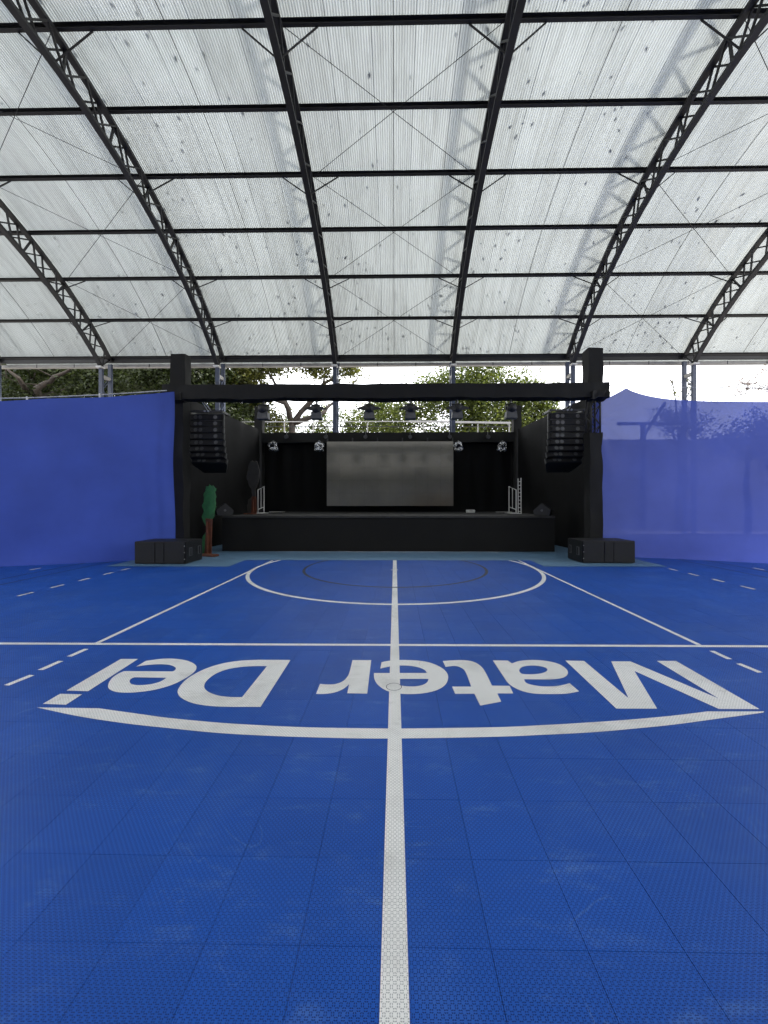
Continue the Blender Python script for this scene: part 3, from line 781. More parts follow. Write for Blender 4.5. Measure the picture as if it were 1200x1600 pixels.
# line arrays
def line_array(name, px_c, label, mirror):
    Y0 = 10.42
    c = at(px_c, 640, Y0)
    root = empty(name, (c.x, Y0, at(600, 645, Y0).z), label, 'loudspeaker', 'line arrays beside the stage')
    z = at(600, 646, Y0).z; y = Y0; tilt = 0.0; h = .174
    W = .96
    for k in range(8):
        rot = Matrix.Rotation(-tilt, 3, 'X')
        def tr_(p): return Vector((c.x, y, z)) + rot @ Vector(p)
        body = MB()
        prof_ = [(-W / 2, 0), (W / 2, 0), (W / 2, .12), (W / 2 - .16, .48), (-W / 2 + .16, .48), (-W / 2, .12)]
        body.prism(prof_, lambda u, v, tt: tr_((u, v, tt)), -h + .012, -.004)
        cab = body.build('cabinet', M['box_black'], root, bevel=.006)
        g_ = MB().box(tr_((0, -.012, -h / 2)), (W - .10, .02, h - .035), rot)
        g_.build('grille', M['grille'], cab, bevel=.004)
        for s_ in (-1, 1):
            MB().box(tr_((s_ * (W / 2 + .008), .06, -h / 2)), (.016, .05, h * .96), rot).build('rigging_plate', M['metal_dark'], cab)
        for dxx in (-.26, -.13, .28):
            mb = MB(); cc = tr_((dxx, -.0235, -h / 2)); nn = 14
            mb.add([cc] + [cc + rot @ Vector((.055 * math.cos(2 * math.pi * i / nn), 0, .055 * math.sin(2 * math.pi * i / nn))) for i in range(nn)], [(0, 1 + i, 1 + (i + 1) % nn) for i in range(nn)])
            mb.build('driver_cone', M['metal_dark'], cab)
        MB().box(tr_((0, -.002, -.002)), (W - .06, .02, .008), rot).build('edge_strip', M['metal_dark'], cab)
        # next cabinet hangs from the rear edge of this one
        y += math.sin(tilt) * h; z -= math.cos(tilt) * h
        tilt += (.05, .06, .07, .08, .09, .10, .10, .1)[k]
    zt = at(600, 646, Y0).z
    mb = MB()
    for s_ in (-1, 1): mb.bar((c.x + s_ * (W / 2 - .03), Y0 - .03, zt + .07), (c.x + s_ * (W / 2 - .03), Y0 + .5, zt + .07), .04, .06)
    mb.bar((c.x - W / 2, Y0 + .0, zt + .07), (c.x + W / 2, Y0 + .0, zt + .07), .05, .05); mb.bar((c.x - W / 2, Y0 + .44, zt + .07), (c.x + W / 2, Y0 + .44, zt + .07), .05, .05)
    fb = mb.build('fly_bar', M['metal_dark'], root)
    for s_ in (-.05, .05): MB().tube([(c.x + s_ + .05, Y0 + .2, zt + .09), (c.x + s_ * .3 + .05, 10.0, BZ0 + .10)], .012, 6).build('sling', M['white_metal'], root)
    for s_ in (.0, .10): MB().tube([(c.x + s_, Y0 - .035, zt + .07), (c.x + s_, Y0 - .06, zt + .07)], .026, 10).build('shackle_pin', M['white_metal'], root)
    return root
line_array('line_array', 321, 'curved black line array speakers hanging beside the green tree prop', 0)
line_array('line_array', 886, 'curved black line array speakers hanging by the bare lattice tower', 1)

# stage lamps under the crossbeam
lamp_x = [412, 495, 577, 641, 714, 798]
names = ['first', 'second', 'third', 'fourth', 'fifth', 'last']
for i, px_ in enumerate(lamp_x):
    Y = 9.92; c = at(px_, 626, Y)
    root = empty('stage_lamp', c, 'black stage lamp under the front crossbeam, %s from the left' % names[i], 'stage lamp', 'lamps under the front crossbeam')
    z = BZ0 - .04
    MB().tube([(c.x, Y, z + .05), (c.x, Y, z - .10)], .028, 8).build('clamp', M['metal_dark'], root)
    yk = MB()
    for s_ in (-1, 1): yk.bar((c.x + s_ * .13, Y, z - .10), (c.x + s_ * .13, Y, z - .24), .02, .06, up=(0, 1, 0))
    yk.bar((c.x - .14, Y, z - .10), (c.x + .14, Y, z - .10), .06, .02); yk.build('yoke', M['steel'], root)
    pts = [Vector((c.x, Y + .13 - .30 * k / 6, z - .20 - .02 * k / 6)) for k in range(7)]
    MB().tube(pts, [.07, .105, .115, .12, .12, .118, .10], 16).build('head', M['box_black'], root, smooth=True)
    if i not in (0, 5):
        for s_ in (-1, 1):
            th = .30 + .08 * ((i * 7) % 3 - 1)
            pl = [(0.06, .04), (.30, -.035 - .02 * (i % 2)), (.29, -.075), (.20, -.075), (.06, -.11)]
            MB().prism(pl, lambda u, v, tt, s_=s_: Vector((c.x + s_ * u, Y - .17 + tt, z - .19 + v)), 0, .012).build('barn_door', M['steel'], root)
    hb = MB().prism([(-.12, .02), (.12, .02), (.145, -.17), (-.145, -.17)], lambda u, v, tt: Vector((c.x + u, Y - .12 + tt, z - .31 + v)), 0, .22)
    hb.build('lens_hood', M['light_grey'], root, bevel=.01)
# small lamps on the rear beam
for i, px_ in enumerate([447, 509, 571, 641, 703, 763]):
    c = at(px_, 682, RY - .18)
    root = empty('rear_spot', c, 'small round grey spot on the rear truss, %s from the left' % names[i], 'stage lamp', 'round spots on the rear truss')
    MB().tube([c + Vector((0, .14, .0)), c + Vector((0, .05, 0)), c + Vector((0, -.04, -.02))], [.06, .085, .09], 14).build('housing', M['box_black'], root, smooth=False)
    MB().tube([c + Vector((0, -.042, -.02)), c + Vector((0, -.055, -.024))], .075, 14).build('lens', M['light_grey'], root)
    MB().bar(c + Vector((0, .08, .0)), c + Vector((0, .08, .22)), .03, .02).build('bracket', M['metal_dark'], root)
for i, px_ in enumerate([427, 499, 716, 785]):
    c = at(px_, 690, RY - .12)
    root = empty('foil_lamp', c, 'foil-wrapped moving lamp hanging %s' % ('by the dark tree prop side of the rear truss', 'just left of the LED screen', 'just right of the LED screen', 'nearest the white ladder')[i], 'stage lamp', 'foil-wrapped lamps on the rear truss')
    MB().tube([c + Vector((0, 0, .05)), c + Vector((0, 0, -.04))], .03, 8).build('clamp', M['metal_dark'], root)
    n = 14; mb = MB(); lv = []
    rnd = random.Random(i + 50)
    for (zz, rr) in ((.0, .05), (-.05, .15), (-.15, .18), (-.28, .17), (-.36, .19), (-.40, .10)):
        lv.append([c + Vector((rr * (1 + rnd.uniform(-.22, .22)) * math.cos(2 * math.pi * k / n), rr * (1 + rnd.uniform(-.22, .22)) * math.sin(2 * math.pi * k / n), zz + rnd.uniform(-.02, .02))) for k in range(n)])
    for a_ in range(len(lv) - 1):
        mb.add(lv[a_] + lv[a_ + 1], [(k, (k + 1) % n, n + (k + 1) % n, n + k) for k in range(n)])
    mb.add(lv[-1], [tuple(range(n))])
    mb.build('foil_cover', M['foil'], root)
    MB().tube([c + Vector((0, -.05, -.18)), c + Vector((0, -.17, -.22))], [.12, .09], 12).build('lamp_head', M['box_black'], root)

# subwoofers on the floor
def sub(pl, pr, pyb, pyt, label):
    Y = fl((pl + pr) / 2, pyb).y; x0, x1 = at(pl, 860, Y).x, at(pr, 860, Y).x; h = at(600, pyt, Y).z; D = .76; z0 = .012
    root = empty('subwoofer', ((x0 + x1) / 2, Y, z0), label, 'subwoofer', 'subwoofers before the stage')
    cx_ = (x0 + x1) / 2; w = x1 - x0
    MB().box((cx_, Y + .02 + D / 2, (z0 + h) / 2), (w, D, h - z0)).build('cabinet', M['box_black'], root, bevel=.012)
    gw = (w - .05)
    for (a_, b_) in ((0, .40), (.41, .585), (.595, 1.0)):
        MB().box((x0 + .025 + gw * (a_ + b_) / 2, Y + .012, (z0 + h) / 2), (gw * (b_ - a_), .018, h - z0 - .05)).build('grille', M['grille'], root, bevel=.004)
    for sx in (x0, x1):
        s_ = -1 if sx == x0 else 1
        for yy in (.2, .60):
            hd = MB().box((sx + s_ * .003, Y + .02 + yy, z0 + (h - z0) * .5), (.012, .15, .20)).build('handle', M['metal_dark'], root, bevel=.005)
            MB().box((sx + s_ * .012, Y + .02 + yy, z0 + (h - z0) * .5), (.014, .03, .17)).build('grip', M['grille'], hd)
    for zz in (.12, .27, .42):
        MB().box((x0 + .02 if pl > 600 else x1 - .02, Y - .001, zz), (.012, .008, .012)).build('screw', M['white_metal'], root)
    return root
sub(209, 289.5, 882, 847, 'wide black subwoofer on the floor beside the green tree prop')
sub(910.5, 993.5, 880.6, 844.8, 'wide black subwoofer on the floor below the bare lattice tower')

# wedge monitors
def wedge(px_, pyb, Y, rz, label, s=1.0):
    c = at(px_, pyb, Y); c.z = SZ + .004
    root = empty('stage_monitor', c, label, 'loudspeaker', 'wedge monitors on the stage')
    rot = Matrix.Rotation(rz, 3, 'Z')
    pf = [(-.20 * s, 0), (.20 * s, 0), (.24 * s, .14 * s), (.02 * s, .36 * s), (-.24 * s, .16 * s)]
    MB().prism(pf, lambda u, v, tt: c + rot @ Vector((tt, u, v)), -.28 * s, .28 * s).build('cabinet', M['box_black'], root, bevel=.01)
    a = Vector((0, -.24 * s, .16 * s)); b_ = Vector((0, .02 * s, .36 * s)); mid = (a + b_) / 2; d = (b_ - a).normalized(); n_ = Vector((0, -d.z, d.y))
    g_ = MB()
    vs = [mid + d * (sy * .14 * s) + Vector((sx * .25 * s, 0, 0)) + n_ * .006 for sx, sy in ((-1, -1), (1, -1), (1, 1), (-1, 1))]
    g_.add([c + rot @ p for p in vs] + [c + rot @ (p - n_ * .012) for p in vs], [(0, 1, 2, 3), (4, 5, 6, 7), (0, 1, 5, 4), (1, 2, 6, 5), (2, 3, 7, 6), (3, 0, 4, 7)])
    g_.build('grille', M['grille'], root)
    for sx in (-1, 1):
        MB().tube([c + rot @ Vector((sx * .281 * s, 0, .15 * s)), c + rot @ Vector((sx * .287 * s, 0, .15 * s))], .035, 12).build('socket_plate', M['metal_dark'], root)
wedge(350, 806, 11.35, R_(-60), 'black wedge monitor tilted on the stage corner near the green tree prop')
wedge(848.5, 806, 11.35, R_(62), 'black wedge monitor on the stage corner near the bare lattice tower')

# painted tree props
def prop_tree(c, k, cx0, gy, crown_mat, label, crown, trunk, bush, base):
    root = empty('tree_prop', c, label, 'stage prop', 'painted board trees')
    rot = Matrix.Rotation(R_(-14), 3, 'Z')
    f = lambda u, v, tt: c + rot @ Vector((u, tt, v))
    cv = lambda L: [((x - cx0) * k, (gy - y) * k) for x, y in L]
    jag = random.Random(len(label))
    def ragged(L):
        out = []
        for i, p in enumerate(L):
            q = L[(i + 1) % len(L)]
            for u in (0, .33, .66): out.append((p[0] + (q[0] - p[0]) * u + jag.uniform(-4, 4), p[1] + (q[1] - p[1]) * u + jag.uniform(-4, 4)))
        return out
    MB().prism(cv(ragged(crown)), f, -.012, .012).build('crown_board', M[crown_mat], root)
    MB().prism(cv(trunk), f, -.035, -.013).build('trunk_board', M['brown_board'], root)
    tx = (min(p[0] for p in trunk) + max(p[0] for p in trunk)) / 2; ty = min(p[1] for p in trunk)
    MB().prism(cv([(tx - 4, gy), (tx + 4, gy), (tx + 4, ty + 20), (tx - 4, ty + 20)]), f, -.10, -.036).build('brace', M['brown_board'], root)
    MB().prism(cv(ragged(bush)), f, -.006, .016).build('bush_board', M[crown_mat], root)
    MB().prism(cv(base), f, -.28, -.104).build('base_board', M['brown_board'], root)
gc = at(326.5, 869, 10.20); gc.z = .006
prop_tree(gc, .00397, 540, 1408, 'green_board', 'green and brown painted board tree beside the subwoofer',
    [(520, 940), (535, 946), (545, 934), (560, 945), (575, 940), (596, 960), (588, 985), (599, 1015), (590, 1045), (597, 1085), (584, 1115), (582, 1150), (555, 1166), (540, 1162), (525, 1180), (515, 1215), (500, 1190), (486, 1150), (498, 1115), (488, 1075), (504, 1040), (497, 1000), (512, 975)],
    [(520, 1160), (572, 1165), (566, 1300), (566, 1407), (510, 1407), (518, 1300), (524, 1240)],
    [(518, 1255), (495, 1275), (485, 1320), (485, 1400), (505, 1406), (522, 1300)], [(488, 1407), (640, 1407), (640, 1394), (488, 1394)])
kc = at(397, 803, 12.35); kc.z = SZ + .006
prop_tree(kc, .00415, 85, 1218, 'grey_board', 'dark grey and brown painted board tree on the stage',
    [(75, 800), (85, 812), (100, 805), (120, 825), (133, 870), (130, 930), (115, 985), (100, 1020), (95, 1090), (75, 1095), (65, 1060), (60, 1020), (35, 980), (22, 940), (25, 880), (40, 830), (60, 802)],
    [(70, 1080), (106, 1080), (110, 1217), (64, 1217)], [(64, 1080), (35, 1105), (22, 1150), (28, 1215), (66, 1217)], [(40, 1217), (125, 1217), (125, 1209), (40, 1209)])

# white railing, ladder and odd things on stage
def railing(X, y0, y1, label):
    root = empty('railing', (X, y0, SZ), label, 'railing', 'white railings on the stage')
    z0 = SZ + .006
    MB().tube([(X, y0, z0), (X, y0, z0 + .80), (X, y1, z0 + .94), (X, y1, z0)], .018, 8).build('frame', M['white_metal'], root, smooth=False)
    MB().tube([(X, y0, z0 + .14), (X, y1, z0 + .22)], .014, 8).build('lower_rail', M['white_metal'], root)
    MB().tube([(X, (y0 + y1) / 2, z0 + .18), (X, (y0 + y1) / 2, z0 + .87)], .012, 8).build('baluster', M['white_metal'], root)
    MB().box((X, (y0 + y1) / 2, z0 + .012), (.30, y1 - y0 + .1, .024)).build('foot_plate', M['white_metal'], root, bevel=.003)
rl = at(403, 800, 12.9).x
railing(rl, 12.9, 13.5, 'white tubular railing beside the dark tree prop')
rr = at(806.5, 800, 12.9).x
railing(rr, 12.9, 13.7, 'white tubular railing next to the metal ladder')
lad = empty('ladder', (rr + .12, 13.0, SZ), 'thin metal ladder leaning by the white railing', 'ladder')
lb = Vector((rr + .10, 12.7, SZ + .01)); lt = Vector((rr + .16, 12.9, SZ + 1.2))
for s_ in (0, .30): MB().tube([lb + Vector((0, s_, 0)), lt + Vector((0, s_, 0))], .016, 6).build('rail', M['white_metal'], lad)
for k in range(9):
    p = lb.lerp(lt, (k + .6) / 9.5); MB().tube([p, p + Vector((0, .30, 0))], .011, 6).build('rung', M['white_metal'], lad)
c = at(735, 798, 14.3); c.z = SZ + .004
rt = empty('equipment_case', c, 'small pale equipment case on the stage before the drape', 'case')
MB().box(c + Vector((0, 0, .055)), (.30, .24, .11)).build('body', M['white_metal'], rt, bevel=.012)
MB().box(c + Vector((0, 0, .12)), (.28, .22, .016)).build('lid', M['light_grey'], rt, bevel=.004)
MB().tube([c + Vector((-.06, -.125, .07)), c + Vector((-.05, -.15, .075)), c + Vector((.05, -.15, .075)), c + Vector((.06, -.125, .07))], .008, 6).build('handle', M['metal_dark'], rt)
for px_, lb_ in ((433, 'flat metal plate with feet lying near the dark tree prop'), (787, 'flat metal plate with feet lying near the metal ladder')):
    c = at(px_, 802, 13.6); c.z = SZ + .004
    rt = empty('floor_plate', c, lb_, 'plate', 'flat plates on the stage')
    MB().box(c + Vector((0, 0, .045)), (.48, .35, .02)).build('plate', M['gutter'], rt, bevel=.004)
    for s_ in (-.2, .2): MB().box(c + Vector((s_, 0, .0175)), (.03, .33, .034)).build('foot', M['metal_dark'], rt)

# ================================================================== BLUE TARPS
def tarp_left(u, v):
    x = -14.5 + u * (-5.57 + 14.5)
    y = 9.62 - 0.42 * max(0, (-5.5 - x)) ** 1.0 * (1 - 0.02 * (-5.5 - x))
    ztop = 4.20 - 0.215 * (-5.6 - x) + .014 * (-5.6 - x) ** 2 if x < -5.6 else 4.20
    ztop -= 0.03 * abs(math.sin((x + 5.6) * 1.35))
    z = -0.010 + (ztop + 0.010) * v
    e = max(0, (x + 6.6)) / 1.1
    fold = e ** 2 * .03 * math.sin(x * 19 + v * 2.0 + 2 * noise.noise(Vector((x * 2, v * 3, 0)))) * (.35 + .65 * (1 - v) ** .5)
    y += fold + .10 * noise.noise(Vector((x * .45, v * 1.3, 5))) + .02 * noise.noise(Vector((x * 1.8, v * 4, 2)))
    y -= .04 * max(0, .06 - v) / .06 * (0.4 + .6 * noise.noise(Vector((x * 1.1, 0, 1))))
    if e > .5: x += .05 * math.sin(v * 9) * (e - .5) + .06 * (v - .5) * (e - .5)
    return Vector((x, y, z))
o = grid_sheet('tarp', tarp_left, 260, 60, M['tarp'])
tag(o, 'opaque royal blue fabric screen beside the left stage tower', 'fabric screen')
def tarp_right(u, v):
    x = 5.22 + u * 9.4
    y = 10.35 - 0.34 * max(0, x - 5.2) - .005 * max(0, x - 5.2) ** 2
    xp = 6.0
    if x < xp: ztop = 4.03 + (4.38 - 4.03) * ((x - 5.22) / (xp - 5.22)) ** 1.3
    else: ztop = 4.38 - 0.30 * (1 - math.exp(-(x - xp) / .55)) - .135 * (x - xp) + .008 * (x - xp) ** 2
    z = -0.010 + (ztop + 0.010) * v
    e = max(0, 1 - (x - 5.22) / .9)
    rad = math.atan2((v - .93) * 4.2, max(.02, x - 5.2))
    y += e * .05 * math.sin(rad * 16) * min(1, (x - 5.2) * 3 + .2)
    y += .10 * noise.noise(Vector((x * .5, v * 1.2, 15))) + .025 * noise.noise(Vector((x * 1.5, v * 5, 12)))
    y -= .05 * max(0, .07 - v) / .07 * (0.5 + .7 * noise.noise(Vector((x * .9, 0, 11))))
    return Vector((x, y, z))
o = grid_sheet('tarp', tarp_right, 240, 60, M['tarp_thin'])
tag(o, 'thin see-through royal blue fabric screen beside the right stage tower', 'fabric screen')
# pole along the top of the left screen
pole = empty('tarp_pole', (-9, 8, 3.6), 'thin white pole with clips along the top of the opaque screen', 'pole')
pp = [Vector((x, 9.70 - 0.42 * (-5.5 - x) * (1 - .02 * (-5.5 - x)), 4.27 - 0.215 * (-5.6 - x) + .014 * (-5.6 - x) ** 2)) for x in (-5.75, -7, -8.2, -9.5, -11, -12.5, -14.3)]
MB().tube(pp, .014, 6).build('pole', M['rope'], pole)
for k in range(1, 7):
    x = -5.75 - k * 1.28; y = 9.66 - 0.42 * (-5.5 - x) * (1 - .02 * (-5.5 - x)); z = 4.27 - 0.215 * (-5.6 - x) + .014 * (-5.6 - x) ** 2
    MB().box((x, y, z - .035), (.025, .03, .10)).build('clip', M['white_metal'], pole)
rp = MB().tube([(6.0, 10.08, 4.37), (5.6, 10.10, 4.46), (5.33, 10.05, 4.52)], .007, 5).tube([(6.0, 10.08, 4.37), (7.4, 9.8, 4.32), (9.2, 9.0, 4.05)], .007, 5)
tag(rp.build('guy_rope', M['rope']), 'thin pale rope from the stage tower over the thin screen', 'rope')

# ================================================================== BEYOND THE HALL
hr = empty('walkway_rail', (0, 21, 0), 'long pale rail with posts seen behind the stage', 'railing')
hy = 21.0
zr = at(600, 658.5, hy).z
MB().bar((at(370, 658, hy).x, hy, zr), (at(640, 658, hy).x, hy, zr), .05, .04).build('top_rail', M['wall_grey'], hr)
MB().bar((at(640, 658, hy).x, hy, zr), (at(798, 662, hy).x, hy, zr - .10), .07, .10).build('fascia', M['wall_grey'], hr)
MB().bar((at(390, 664, hy).x, hy + .05, zr - .24), (at(798, 666, hy).x, hy + .05, zr - .30), .04, .04).build('lower_rail', M['steel'], hr)
for px_ in (400, 444, 489, 574, 662, 747, 796):
    x = at(px_, 660, hy).x; MB().bar((x, hy + .05, -.06), (x, hy + .05, zr - .03 - (.07 if px_ > 700 else 0)), .06, .06, up=(0, 1, 0)).build('post', M['gutter'], hr)
wl = empty('boundary_wall', (16, 22, 0), 'pale boundary wall glimpsed through the thin blue screen', 'wall')
wz = at(1000, 687, 22).z
MB().box((17.5, 22, wz / 2 - .05), (15, .2, wz + .1)).build('wall', M['wall_grey'], wl)
mb = MB(); z1 = at(1000, 662, 21.6).z
x0, x1 = at(965, 662, 21.6).x, at(1075, 662, 21.6).x
mb.bar((x0, 21.6, z1), (x1, 21.6, z1), .16, .16); mb.bar((at(1005, 660, 21.6).x, 21.6, -.05), (at(1005, 660, 21.6).x, 21.6, z1), .2, .2, up=(0, 1, 0))
mb.bar((at(1000, 688, 21.6).x, 21.5, at(1000, 688, 21.6).z), (at(1037, 630, 21.6).x, 21.5, at(1000, 630, 21.6).z), .12, .12)
fr_ = mb.build('shed_frame', M['steel'])
tag(fr_, 'dark post and beam frame seen faintly through the thin blue screen', 'frame')

# building behind the camera, mirrored in the dark screen
bw = empty('rear_building', (0, -4.4, 0), 'pale building behind the camera reflected in the screen', 'building')
MB().box((0, -4.4, 1.4), (44, .4, 2.9)).build('wall', M['wall_grey'], bw)
MB().box((6, -4.17, 1.1), (9, .06, 2.2)).build('brick_panel', M['brown_board'], bw)
MB().box((0, -4.2, 3.5), (44, .9, 1.25)).build('canopy_edge', M['steel'], bw)
MB().box((0, -4.4, 5.9), (44, .4, 3.5)).build('upper_wall', M['wall_grey'], bw)

# ------------------------------------------------------------------ trees
def limb_pts(a, b_, seed, n=7, w=0.25):
    a = Vector(a); b_ = Vector(b_); L = (b_ - a).length; out = []
    for i in range(n + 1):
        u = i / n; p = a.lerp(b_, u)
        k = math.sin(u * math.pi) * w * L * .35
        p = p + Vector((noise.noise(Vector((u * 2.2, seed, 0))), noise.noise(Vector((u * 2.2, seed, 7))), noise.noise(Vector((u * 2.2, seed, 13))) * .6)) * k
        out.append(p)
    return out
def tree(name, label, base, fork, limbs, blobs, n_leaf, leaf, lmat, trunk_r, seed, group, sparse=.5, clump=0.42):
    """limbs: list of end points (or lists of points) from the fork; blobs: (centre, radius) volumes filled with leaf clumps"""
    rnd = random.Random(seed)
    root = empty(name, base, label, 'tree', group)
    tk = MB(); base = Vector(base); fork = Vector(fork)
    pts = limb_pts(base, fork, seed, 6, .15); tk.tube(pts, [trunk_r * (1.25 - .5 * i / 6) for i in range(7)], 9)
    for i, e in enumerate(limbs):
        if isinstance(e, (list,)):
            P = [fork] + [Vector(q) for q in e]; pts = []
            for k in range(len(P) - 1): pts += limb_pts(P[k], P[k + 1], seed + i * 3.1 + k, 3, .3)[:-1]
            pts.append(P[-1])
        else: pts = limb_pts(fork, e, seed + i * 3.1)
        m_ = len(pts); r0 = trunk_r * rnd.uniform(.45, .7)
        tk.tube(pts, [r0 * (1 - .85 * k / (m_ - 1)) + .012 for k in range(m_)], 7)
        for q in range(5):     # side twigs
            k = rnd.randrange(m_ // 3, m_); d = Vector((rnd.gauss(0, 1), rnd.gauss(0, 1), rnd.gauss(.3, .8))).normalized() * rnd.uniform(.6, 1.6)
            tk.tube(limb_pts(pts[k], pts[k] + d, seed + q + i * 7, 4, .4), [.035, .028, .02, .014, .008], 5)
    tk.build('trunk', M['bark'], root, smooth=True)
    lb = MB(); tot = sum(r ** 3 for _, r in blobs)
    for (c, r) in blobs:
        c = Vector(c); nl = int(n_leaf * r ** 3 / tot); ncl = max(6, int(nl / 45))
        cls = []
        for _ in range(ncl):
            d = Vector((rnd.gauss(0, 1), rnd.gauss(0, 1), rnd.gauss(0, 1))).normalized()
            cls.append((c + d * r * (rnd.random() ** sparse) * rnd.uniform(.75, 1.12), rnd.uniform(.5, 1.15)))
        for _ in range(nl):
            cc, cs = rnd.choice(cls)
            p = cc + Vector((rnd.gauss(0, 1), rnd.gauss(0, 1), rnd.gauss(0, .75))) * clump * cs
            u = Vector((rnd.gauss(0, 1), rnd.gauss(0, 1), rnd.gauss(-.2, .7))).normalized()
            w_ = u.cross(Vector((rnd.gauss(0, 1), rnd.gauss(0, 1), rnd.gauss(0, 1)))).normalized()
            L = leaf * rnd.uniform(.6, 1.35); W = L * .30
            nn = u.cross(w_) * (L * .06)
            lb.v += [tuple(p), tuple(p + u * L * .45 + w_ * W + nn), tuple(p + u * L), tuple(p + u * L * .45 - w_ * W + nn)]
            o_ = len(lb.v) - 4; lb.f.append((o_, o_ + 1, o_ + 2, o_ + 3))
    me = bpy.data.meshes.new('crown'); me.from_pydata(lb.v, [], lb.f); me.materials.append(M[lmat])
    link('crown', me, root)
    return root
G = 'trees behind the hall'
# gnarled tree left of centre, open crown against the sky
Y = 24.0
tree('broad_tree', 'gnarled open tree with thick limbs seen above the left half of the stage', (at(458, 800, Y).x, Y, -.06), at(456, 662, Y),
     [[at(452, 640, Y), at(440, 615, Y), at(425, 590, Y - 1), at(400, 560, Y - 2)], [at(470, 645, Y), at(492, 622, Y), at(506, 597, Y), at(512, 560, Y + 1)],
      [at(500, 648, Y), at(520, 630, Y + 1), at(560, 590, Y + 1)], [at(445, 630, Y - 1), at(395, 610, Y - 1), at(360, 590, Y - 1)], [at(505, 600, Y), at(545, 575, Y), at(565, 560, Y)]],
     [(at(385, 582, Y - 1), 1.5), (at(365, 600, Y - 1), 1.3), (at(425, 570, Y - 1), 1.0), (at(492, 570, Y), 1.0), (at(548, 578, Y), 0.95), (at(395, 650, Y), 1.5), (at(405, 622, Y - 1), .8), (at(430, 662, Y), .9), (at(515, 585, Y), .6), (at(470, 558, Y), 1.0), (at(420, 540, Y), 1.8), (at(520, 540, Y), 1.5)],
     26000, .18, 'leaf_olive', .26, 11, G, .7, .36)
Y = 27.0
tree('round_tree', 'dense leafy tree filling the view above the right half of the stage', (at(745, 800, Y).x, Y, -.06), at(745, 690, Y),
     [at(700, 610, Y), at(760, 585, Y), at(820, 610, Y), at(730, 570, Y)],
     [(at(690, 608, Y), 1.9), (at(745, 600, Y), 2.5), (at(800, 606, Y), 2.0), (at(840, 632, Y), 1.6), (at(655, 650, Y), 2.0), (at(745, 655, Y), 2.6), (at(815, 660, Y), 2.2), (at(600, 655, Y), 1.7), (at(860, 655, Y), 1.6)],
     38000, .19, 'leaf_mid', .35, 23, G, .5, .42)
Y = 30.0
tree('round_tree', 'low pale green tree behind the rail left of the blue post', (at(560, 800, Y).x, Y, -.06), at(560, 720, Y),
     [at(520, 670, Y), at(590, 660, Y), at(480, 675, Y)],
     [(at(500, 668, Y), 1.6), (at(545, 676, Y), 1.9), (at(600, 640, Y), 1.6), (at(575, 662, Y), 1.8), (at(450, 680, Y), 1.8), (at(620, 670, Y), 2.0)],
     14000, .18, 'leaf_mid', .25, 29, G, .5, .35)
Y = 22.0
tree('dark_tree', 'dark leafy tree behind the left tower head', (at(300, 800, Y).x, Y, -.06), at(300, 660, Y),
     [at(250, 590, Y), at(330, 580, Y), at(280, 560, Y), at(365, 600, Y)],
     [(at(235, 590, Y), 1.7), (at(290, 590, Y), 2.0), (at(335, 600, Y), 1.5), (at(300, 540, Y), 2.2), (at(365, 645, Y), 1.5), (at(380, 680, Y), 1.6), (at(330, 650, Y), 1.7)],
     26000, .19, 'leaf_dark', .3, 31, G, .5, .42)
Y = 23.0
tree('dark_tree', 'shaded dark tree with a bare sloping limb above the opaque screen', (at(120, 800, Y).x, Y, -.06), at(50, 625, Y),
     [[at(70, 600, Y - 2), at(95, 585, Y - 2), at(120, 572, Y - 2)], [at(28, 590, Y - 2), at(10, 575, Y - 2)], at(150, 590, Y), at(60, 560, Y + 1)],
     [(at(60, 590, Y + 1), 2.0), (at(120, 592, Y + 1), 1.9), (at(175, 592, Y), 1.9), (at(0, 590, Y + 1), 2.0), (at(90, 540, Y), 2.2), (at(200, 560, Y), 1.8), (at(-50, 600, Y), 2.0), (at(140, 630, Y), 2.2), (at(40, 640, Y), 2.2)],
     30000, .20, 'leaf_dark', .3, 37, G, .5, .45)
Y = 34.0
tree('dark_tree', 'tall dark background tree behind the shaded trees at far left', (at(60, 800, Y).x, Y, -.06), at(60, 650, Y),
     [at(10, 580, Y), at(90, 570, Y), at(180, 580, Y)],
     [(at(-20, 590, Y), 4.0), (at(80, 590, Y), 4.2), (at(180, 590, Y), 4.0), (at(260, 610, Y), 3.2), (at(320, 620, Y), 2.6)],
     26000, .34, 'leaf_dark', .4, 41, G, .5, .85)
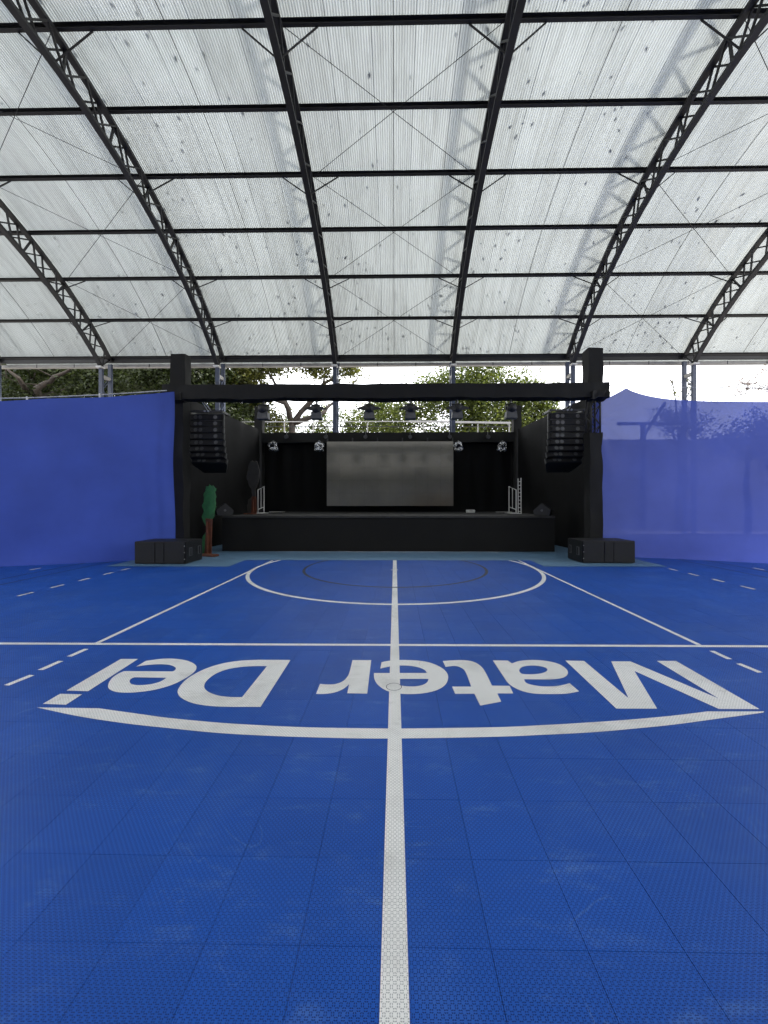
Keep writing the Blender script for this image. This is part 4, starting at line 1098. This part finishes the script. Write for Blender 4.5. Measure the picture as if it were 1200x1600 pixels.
# feathery tree at the right edge
def feathery(base, tips, seed):
    rnd = random.Random(seed); root = empty('feathery_tree', base, 'feathery tree with thin arching twigs at the right edge', 'tree', G)
    tk = MB(); lf = MB(); hub = at(1290, 640, base[1]); tk.tube(limb_pts(base, hub, seed, 5, .1), [.2, .17, .15, .12, .10, .08], 8)
    for i, tpts in enumerate(tips):
        P = [hub] + [Vector(p) for p in tpts]; pts = []
        for k in range(len(P) - 1): pts += limb_pts(P[k], P[k + 1], seed + i + k * 2.0, 6, .25)[:-1]
        pts.append(P[-1]); m_ = len(pts)
        tk.tube(pts, [.022 * (1 - k / m_) + .006 for k in range(m_)], 5)
        for k in range(5, m_):
            for q in range(2):
                d = Vector((rnd.uniform(-1, .5), rnd.gauss(0, .5), rnd.uniform(-.5, .7))).normalized(); L = rnd.uniform(.45, .95)
                tw = [pts[k] + d * L * u - Vector((0, 0, .22 * L * u * u)) for u in (0, .33, .66, 1)]
                tk.tube(tw, [.005, .004, .0035, .003], 4, False)
                for u in range(16):
                    s = (u + 1) / 16; p = pts[k] + d * L * s - Vector((0, 0, .22 * L * s * s))
                    for sg in (-1, 1):
                        side = d.cross(Vector((0, 0, 1))).normalized() * sg * .05 + d * .025 - Vector((0, 0, .015))
                        w_ = Vector((0, 0, .006)) + d * .006
                        lf.add([p, p + side * .5 + w_, p + side, p + side * .5 - w_], [(0, 1, 2, 3)])
    tk.build('trunk', M['bark'], root, smooth=True)
    me = bpy.data.meshes.new('crown'); me.from_pydata(lf.v, [], lf.f); me.materials.append(M['leaf_fine']); link('crown', me, root)
Y = 20.0
feathery((at(1310, 800, Y).x, Y, -.06), [[at(1180, 600, Y), at(1130, 604, Y), at(1092, 612, Y)], [at(1185, 598, Y), at(1160, 600, Y), at(1125, 598, Y)], [at(1210, 585, Y), at(1195, 578, Y), at(1180, 590, Y)], [at(1200, 612, Y), at(1150, 618, Y), at(1100, 622, Y)], [at(1195, 608, Y), at(1170, 606, Y), at(1165, 612, Y)]], 5)
# slender trees behind the thin screen
Y = 19.0
tree('slender_tree', 'slim tree showing as a shadow through the thin blue screen', (at(1168, 800, Y).x, Y, -.06), at(1168, 720, Y),
     [at(1140, 690, Y), at(1190, 680, Y), at(1205, 700, Y)], [(at(1150, 690, Y), 1.0), (at(1195, 680, Y), 1.3), (at(1120, 700, Y), .8), (at(1220, 710, Y), 1.2)],
     4500, .15, 'leaf_mid', .13, 47, G, .5, .3)
Y = 21.0
tree('slender_tree', 'feathery bush behind the lattice column at the right', (at(1060, 800, Y).x, Y, -.06), at(1060, 700, Y),
     [at(1040, 640, Y), at(1075, 600, Y), at(1050, 585, Y), at(1095, 660, Y)], [(at(1045, 655, Y), .9), (at(1075, 665, Y), 1.0), (at(1062, 610, Y), .5)],
     2200, .12, 'leaf_olive', .08, 53, G, .5, .3)

bpy.context.view_layer.update()
